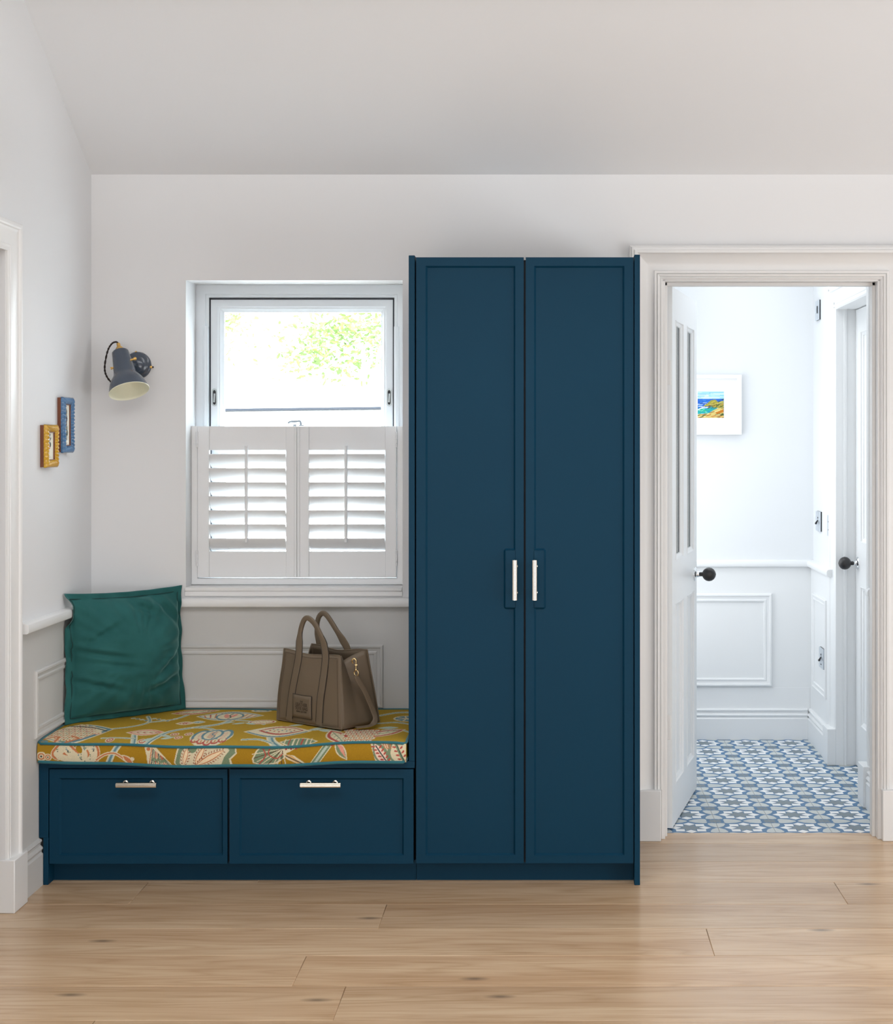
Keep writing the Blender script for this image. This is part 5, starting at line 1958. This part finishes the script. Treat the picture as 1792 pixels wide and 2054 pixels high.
# ================================================================== SMALL FRAMES ON THE LEFT WALL
def bobbin_frame(label, ya, yb, za, zb, glaze, art):
    """frame on the left wall: plain timber back, glossy scalloped front"""
    t = thing('picture_frame', label, 'picture frame', loc=(WL, (ya + yb) / 2, (za + zb) / 2))
    hy, hz = (yb - ya) / 2, (zb - za) / 2
    U, W, Nn = (0, 1, 0), (0, 0, 1), (1, 0, 0)
    MB().sweep([(-hy, -hz), (hy, -hz), (hy, hz), (-hy, hz)], [(0.001, 0.0005), (0.001, 0.0125), (0.021, 0.0125), (0.021, 0.0005)], (0, 0, 0), U, W, Nn, True).build('timber_back', M['brownwood'], t, bev=0.0008)
    # scalloped moulding: mitred sides whose crest ripples along their length
    b = MB()
    wd = 0.023
    cs = [(-hy, -hz), (hy, -hz), (hy, hz), (-hy, hz)]
    for k in range(4):
        p, q = Vector(cs[k]), Vector(cs[(k + 1) % 4])
        d = (q - p)
        L = d.length
        d.normalize()
        nn = Vector((-d.y, d.x))
        ns_ = max(24, int(L / 0.0016))
        prof = [(0.0, 0.0125), (0.0, 0.020), (0.003, 0.0245), (0.008, 0.0270), (0.014, 0.0262), (0.019, 0.0225), (wd, 0.0180), (wd, 0.0125)]
        vs, fs = [], []
        for i in range(ns_ + 1):
            s_ = i / ns_
            rip = abs(math.sin(PI * s_ * round(L / 0.0135)))
            for (a, h) in prof:
                aa = a + (0.0016 * (rip - 0.6) if a == 0.0 else 0) - (0.0020 * (rip - 0.6) if a == wd else 0)
                hh = h + (0.0034 * (rip - 0.7) if 0.002 < a < 0.02 else 0)
                st = p + d * a + (q - p - d * (2 * a)) * s_ + nn * aa
                vs.append((hh, st.x, st.y))
        m = len(prof)
        for i in range(ns_):
            for j in range(m):
                j2 = (j + 1) % m
                fs.append((i * m + j, i * m + j2, (i + 1) * m + j2, (i + 1) * m + j))
        b.add(vs, fs)
    b.build('scalloped_moulding', glaze, t, smooth=40)
    # inner timber slip and print
    iy, iz = hy - wd + 0.001, hz - wd + 0.001
    MB().sweep([(-iy, -iz), (iy, -iz), (iy, iz), (-iy, iz)], [(0, 0.004), (0, 0.0185), (0.0035, 0.0185), (0.0035, 0.004)], (0, 0, 0), U, W, Nn, True).build('timber_slip', M['brownwood'], t)
    nx_, ny_ = 30, 44
    cv = Canvas(-iy, iy, -iz, iz, nx_, ny_, (238, 233, 216))
    art(cv, iy, iz)
    vs = [(0.0140, yy, zz) for zz in cv.y for yy in cv.x]
    fs = [(j * nx_ + i, j * nx_ + i + 1, (j + 1) * nx_ + i + 1, (j + 1) * nx_ + i) for j in range(ny_ - 1) for i in range(nx_ - 1)]
    b = MB().add(vs, fs)
    me = bpy.data.meshes.new('print')
    me.from_pydata(vs, [], fs)
    color_attr(me, cv.c.reshape(-1, 3))
    me.materials.append(M['print_paper'])
    o = bpy.data.objects.new('print', me)
    COL.objects.link(o)
    o.parent = t
    return t


def art_blue(c, w, h):
    for k, (x, zz, col) in enumerate(((-0.002, 0.62, (64, 74, 66)), (0.002, 0.30, (58, 66, 84)), (-0.003, 0.12, (58, 66, 84)), (0.004, -0.20, (60, 84, 66)), (0.006, -0.36, (52, 70, 56)), (-0.003, -0.62, (96, 112, 110)))):
        c.ell(x, zz * h, 0.0085 if k != 3 else 0.006, 0.16 * h, col, 0.15 * (-1) ** k)
        c.ell(x - 0.004, zz * h + 0.003, 0.003, 0.05 * h, (130, 140, 140))
    c.line([(0.0, -0.85 * h), (-0.002, 0), (0.001, 0.8 * h)], 0.0009, (70, 84, 70))


def art_ochre(c, w, h):
    for x, zz in ((0.0, 0.78), (-0.008, 0.58), (0.006, 0.52), (0.001, 0.45)):
        c.ell(x, zz * h, 0.005, 0.07 * h, (70, 86, 76), 0.6)
    c.line([(0.002, 0.8 * h), (0.0, 0.2 * h)], 0.0009, (80, 90, 80))
    c.ell(0.0, 0.10 * h, 0.010, 0.20 * h, (62, 84, 72), -0.3)
    c.ell(-0.010, -0.02 * h, 0.008, 0.13 * h, (222, 150, 100), 0.2)
    c.ell(-0.006, -0.16 * h, 0.006, 0.07 * h, (180, 84, 64))
    c.ell(0.004, -0.78 * h, 0.002, 0.02 * h, (60, 70, 64))


bobbin_frame('small blue scalloped picture frame, right one of the pair on the left wall', -0.390, -0.279, 1.377, 1.561, M['blueglaze'], art_blue)
bobbin_frame('small ochre scalloped picture frame, left one of the pair on the left wall', -0.567, -0.449, 1.331, 1.468, M['ochreglaze'], art_ochre)

# ================================================================== SEASCAPE IN THE HALL
hp = thing('framed_painting', 'white framed seascape painting on the hall end wall behind the open door', 'painting', loc=(0.746, HY, 1.586))
MB().sweep([(-0.1455, -0.1425), (0.1455, -0.1425), (0.1455, 0.1425), (-0.1455, 0.1425)], [(0, 0.001), (0, 0.030), (0.018, 0.030), (0.020, 0.026), (0.020, 0.001)],
           (0, 0, 0), (1, 0, 0), (0, 0, 1), (0, -1, 0), True).build('frame', M['halltrim'], hp, bev=0.001)
MB().box(-0.126, 0.126, -0.016, -0.012, -0.123, 0.123).build('mount', M['mat'], hp)
n = 64
cv = Canvas(-0.0625, 0.0625, -0.0625, 0.0625, n, n, (150, 205, 240))
S_ = 0.125
rr = np.random.default_rng(3)


def q_(u, v):
    return (-0.0625 + u * S_, 0.0625 - v * S_)


for k in range(26):
    v = 0.02 + 0.25 * rr.random()
    u = rr.random()
    cv.line([q_(u - 0.25, v), q_(u + 0.25, v + 0.03 * (rr.random() - 0.5))], 0.0016, ((196, 228, 248), (120, 190, 235), (220, 240, 250), (170, 215, 244))[k % 4])
cv.poly([q_(0, 0.285), q_(1, 0.285), q_(1, 0.62), q_(0, 0.66)], (24, 92, 190))
for k in range(30):
    v = 0.29 + 0.33 * rr.random()
    u = rr.random() * 0.6
    cv.line([q_(u - 0.12, v), q_(u + 0.12, v + 0.01)], 0.0014, ((20, 70, 168), (60, 130, 214), (14, 98, 200), (190, 210, 240))[k % 4])
cv.poly([q_(0, 0.66), q_(0.2, 0.60), q_(0.65, 0.56), q_(0.75, 0.66), q_(0.45, 0.82), q_(0, 0.85)], (26, 160, 160))
for k in range(14):
    cv.line([q_(0.02 + 0.6 * rr.random(), 0.60 + 0.2 * rr.random()) for _ in range(2)], 0.0016, ((40, 176, 130), (20, 140, 180), (120, 210, 190))[k % 3])
cv.line([q_(0.02, 0.69), q_(0.16, 0.62), q_(0.40, 0.60)], 0.0022, (225, 240, 245))
cv.poly([q_(0.2, 0.56), q_(0.4, 0.42), q_(0.5, 0.33), q_(0.68, 0.30), q_(0.76, 0.39), q_(0.86, 0.37), q_(1, 0.34), q_(1, 0.70), q_(0.72, 0.62), q_(0.5, 0.555)], (150, 150, 60))
cv.poly([q_(0.88, 0.30), q_(1, 0.26), q_(1, 0.32), q_(0.86, 0.31)], (40, 46, 40))
cv.poly([q_(0.42, 0.82), q_(0.62, 0.70), q_(0.85, 0.60), q_(1, 0.66), q_(1, 1), q_(0, 1), q_(0, 0.86), q_(0.3, 0.84)], (206, 186, 110))
for k in range(46):
    u, v = 0.42 + 0.58 * rr.random(), 0.34 + 0.30 * rr.random()
    if v < 0.34 + abs(u - 0.72) * 0.3:
        continue
    cv.line([q_(u - 0.06, v + 0.03), q_(u + 0.05, v - 0.02)], 0.0014, ((90, 100, 30), (190, 180, 110), (120, 90, 30), (60, 70, 30), (200, 170, 70))[k % 5])
for k in range(50):
    u, v = rr.random(), 0.72 + 0.28 * rr.random()
    if v < 0.86 and u < 0.45 + (0.86 - v):
        continue
    cv.line([q_(u - 0.09, v + 0.03), q_(u + 0.08, v - 0.025)], 0.0016, ((176, 110, 24), (230, 214, 150), (130, 76, 24), (214, 170, 90), (86, 96, 50))[k % 5])
cv.poly([q_(0.66, 0.80), q_(1, 0.66), q_(1, 0.78), q_(0.72, 0.86)], (184, 112, 22))
cv.poly([q_(0.82, 0.90), q_(0.95, 0.82), q_(1, 0.84), q_(1, 0.92)], (70, 90, 40))
me = bpy.data.meshes.new('artwork')
vs = [(x, -0.0165, z) for z in cv.y for x in cv.x]
fs = [(j * n + i, j * n + i + 1, (j + 1) * n + i + 1, (j + 1) * n + i) for j in range(n - 1) for i in range(n - 1)]
me.from_pydata(vs, [], fs)
color_attr(me, cv.c.reshape(-1, 3))
me.materials.append(M['print_paper'])
o = bpy.data.objects.new('artwork', me)
COL.objects.link(o)
o.parent = hp


# ================================================================== SWITCHES IN THE HALL
def plate(label, x, ya, yb, z, kind):
    cy = (ya + yb) / 2
    t = thing('switch_plate', label, 'switch', loc=(x, cy, z))
    w, h = (yb - ya) / 2, 0.0455
    MB().box(-0.005, 0, -w - 0.002, w - 0.004, -h, h).build('back_box', M['black'], t)
    MB().box(-0.009, -0.005, -w, w, -h, h).build('cover_plate', M['switch'], t, bev=0.0008)
    if kind == 'rocker':
        MB().box(-0.014, -0.009, -0.012, 0.012, -0.014, 0.018).build('rocker', M['switch'], t, bev=0.002)
        MB().box(-0.0125, -0.0088, -0.017, -0.012, -0.015, 0.019).build('rocker_recess', M['black'], t)
    elif kind == 'toggle':
        MB().lathe([(0.002, 0), (0.003, 0.006), (0.0055, 0.020), (0.0, 0.024)], (-0.009, 0, 0.006), (-0.5, 0, -0.9), 12).build('toggle', M['black'], t, smooth=40)
        MB().lathe([(0.004, 0), (0.004, 0.002), (0, 0.0022)], (-0.009, 0, 0.016), (-1, 0, 0), 10).build('screw', M['black'], t)
        if z < 0.8:
            MB().box(-0.0105, -0.009, -0.008, 0.008, -0.030, -0.026).build('slot', M['black'], t)
    else:
        for zz in (0.018, -0.018):
            MB().lathe([(0.003, 0), (0.003, 0.001), (0, 0.0011)], (-0.009, 0, zz), (-1, 0, 0), 8).build('screw', M['black'], t)
    return t


plate('square metal rocker switch high on the right hall wall', HX1, 1.70, 1.80, 2.022, 'rocker')
plate('metal toggle switch plate above the dado rail on the right hall wall', HX1, 1.665, 1.785, 1.042, 'toggle')
plate('pale switch plate half hidden by the closed door architrave', HX1, 1.412, 1.474, 1.036, 'blank')
plate('low metal switch plate below the dado rail on the right hall wall', HX1 - 0.013, 1.50, 1.615, 0.430, 'toggle')

bpy.context.view_layer.update()
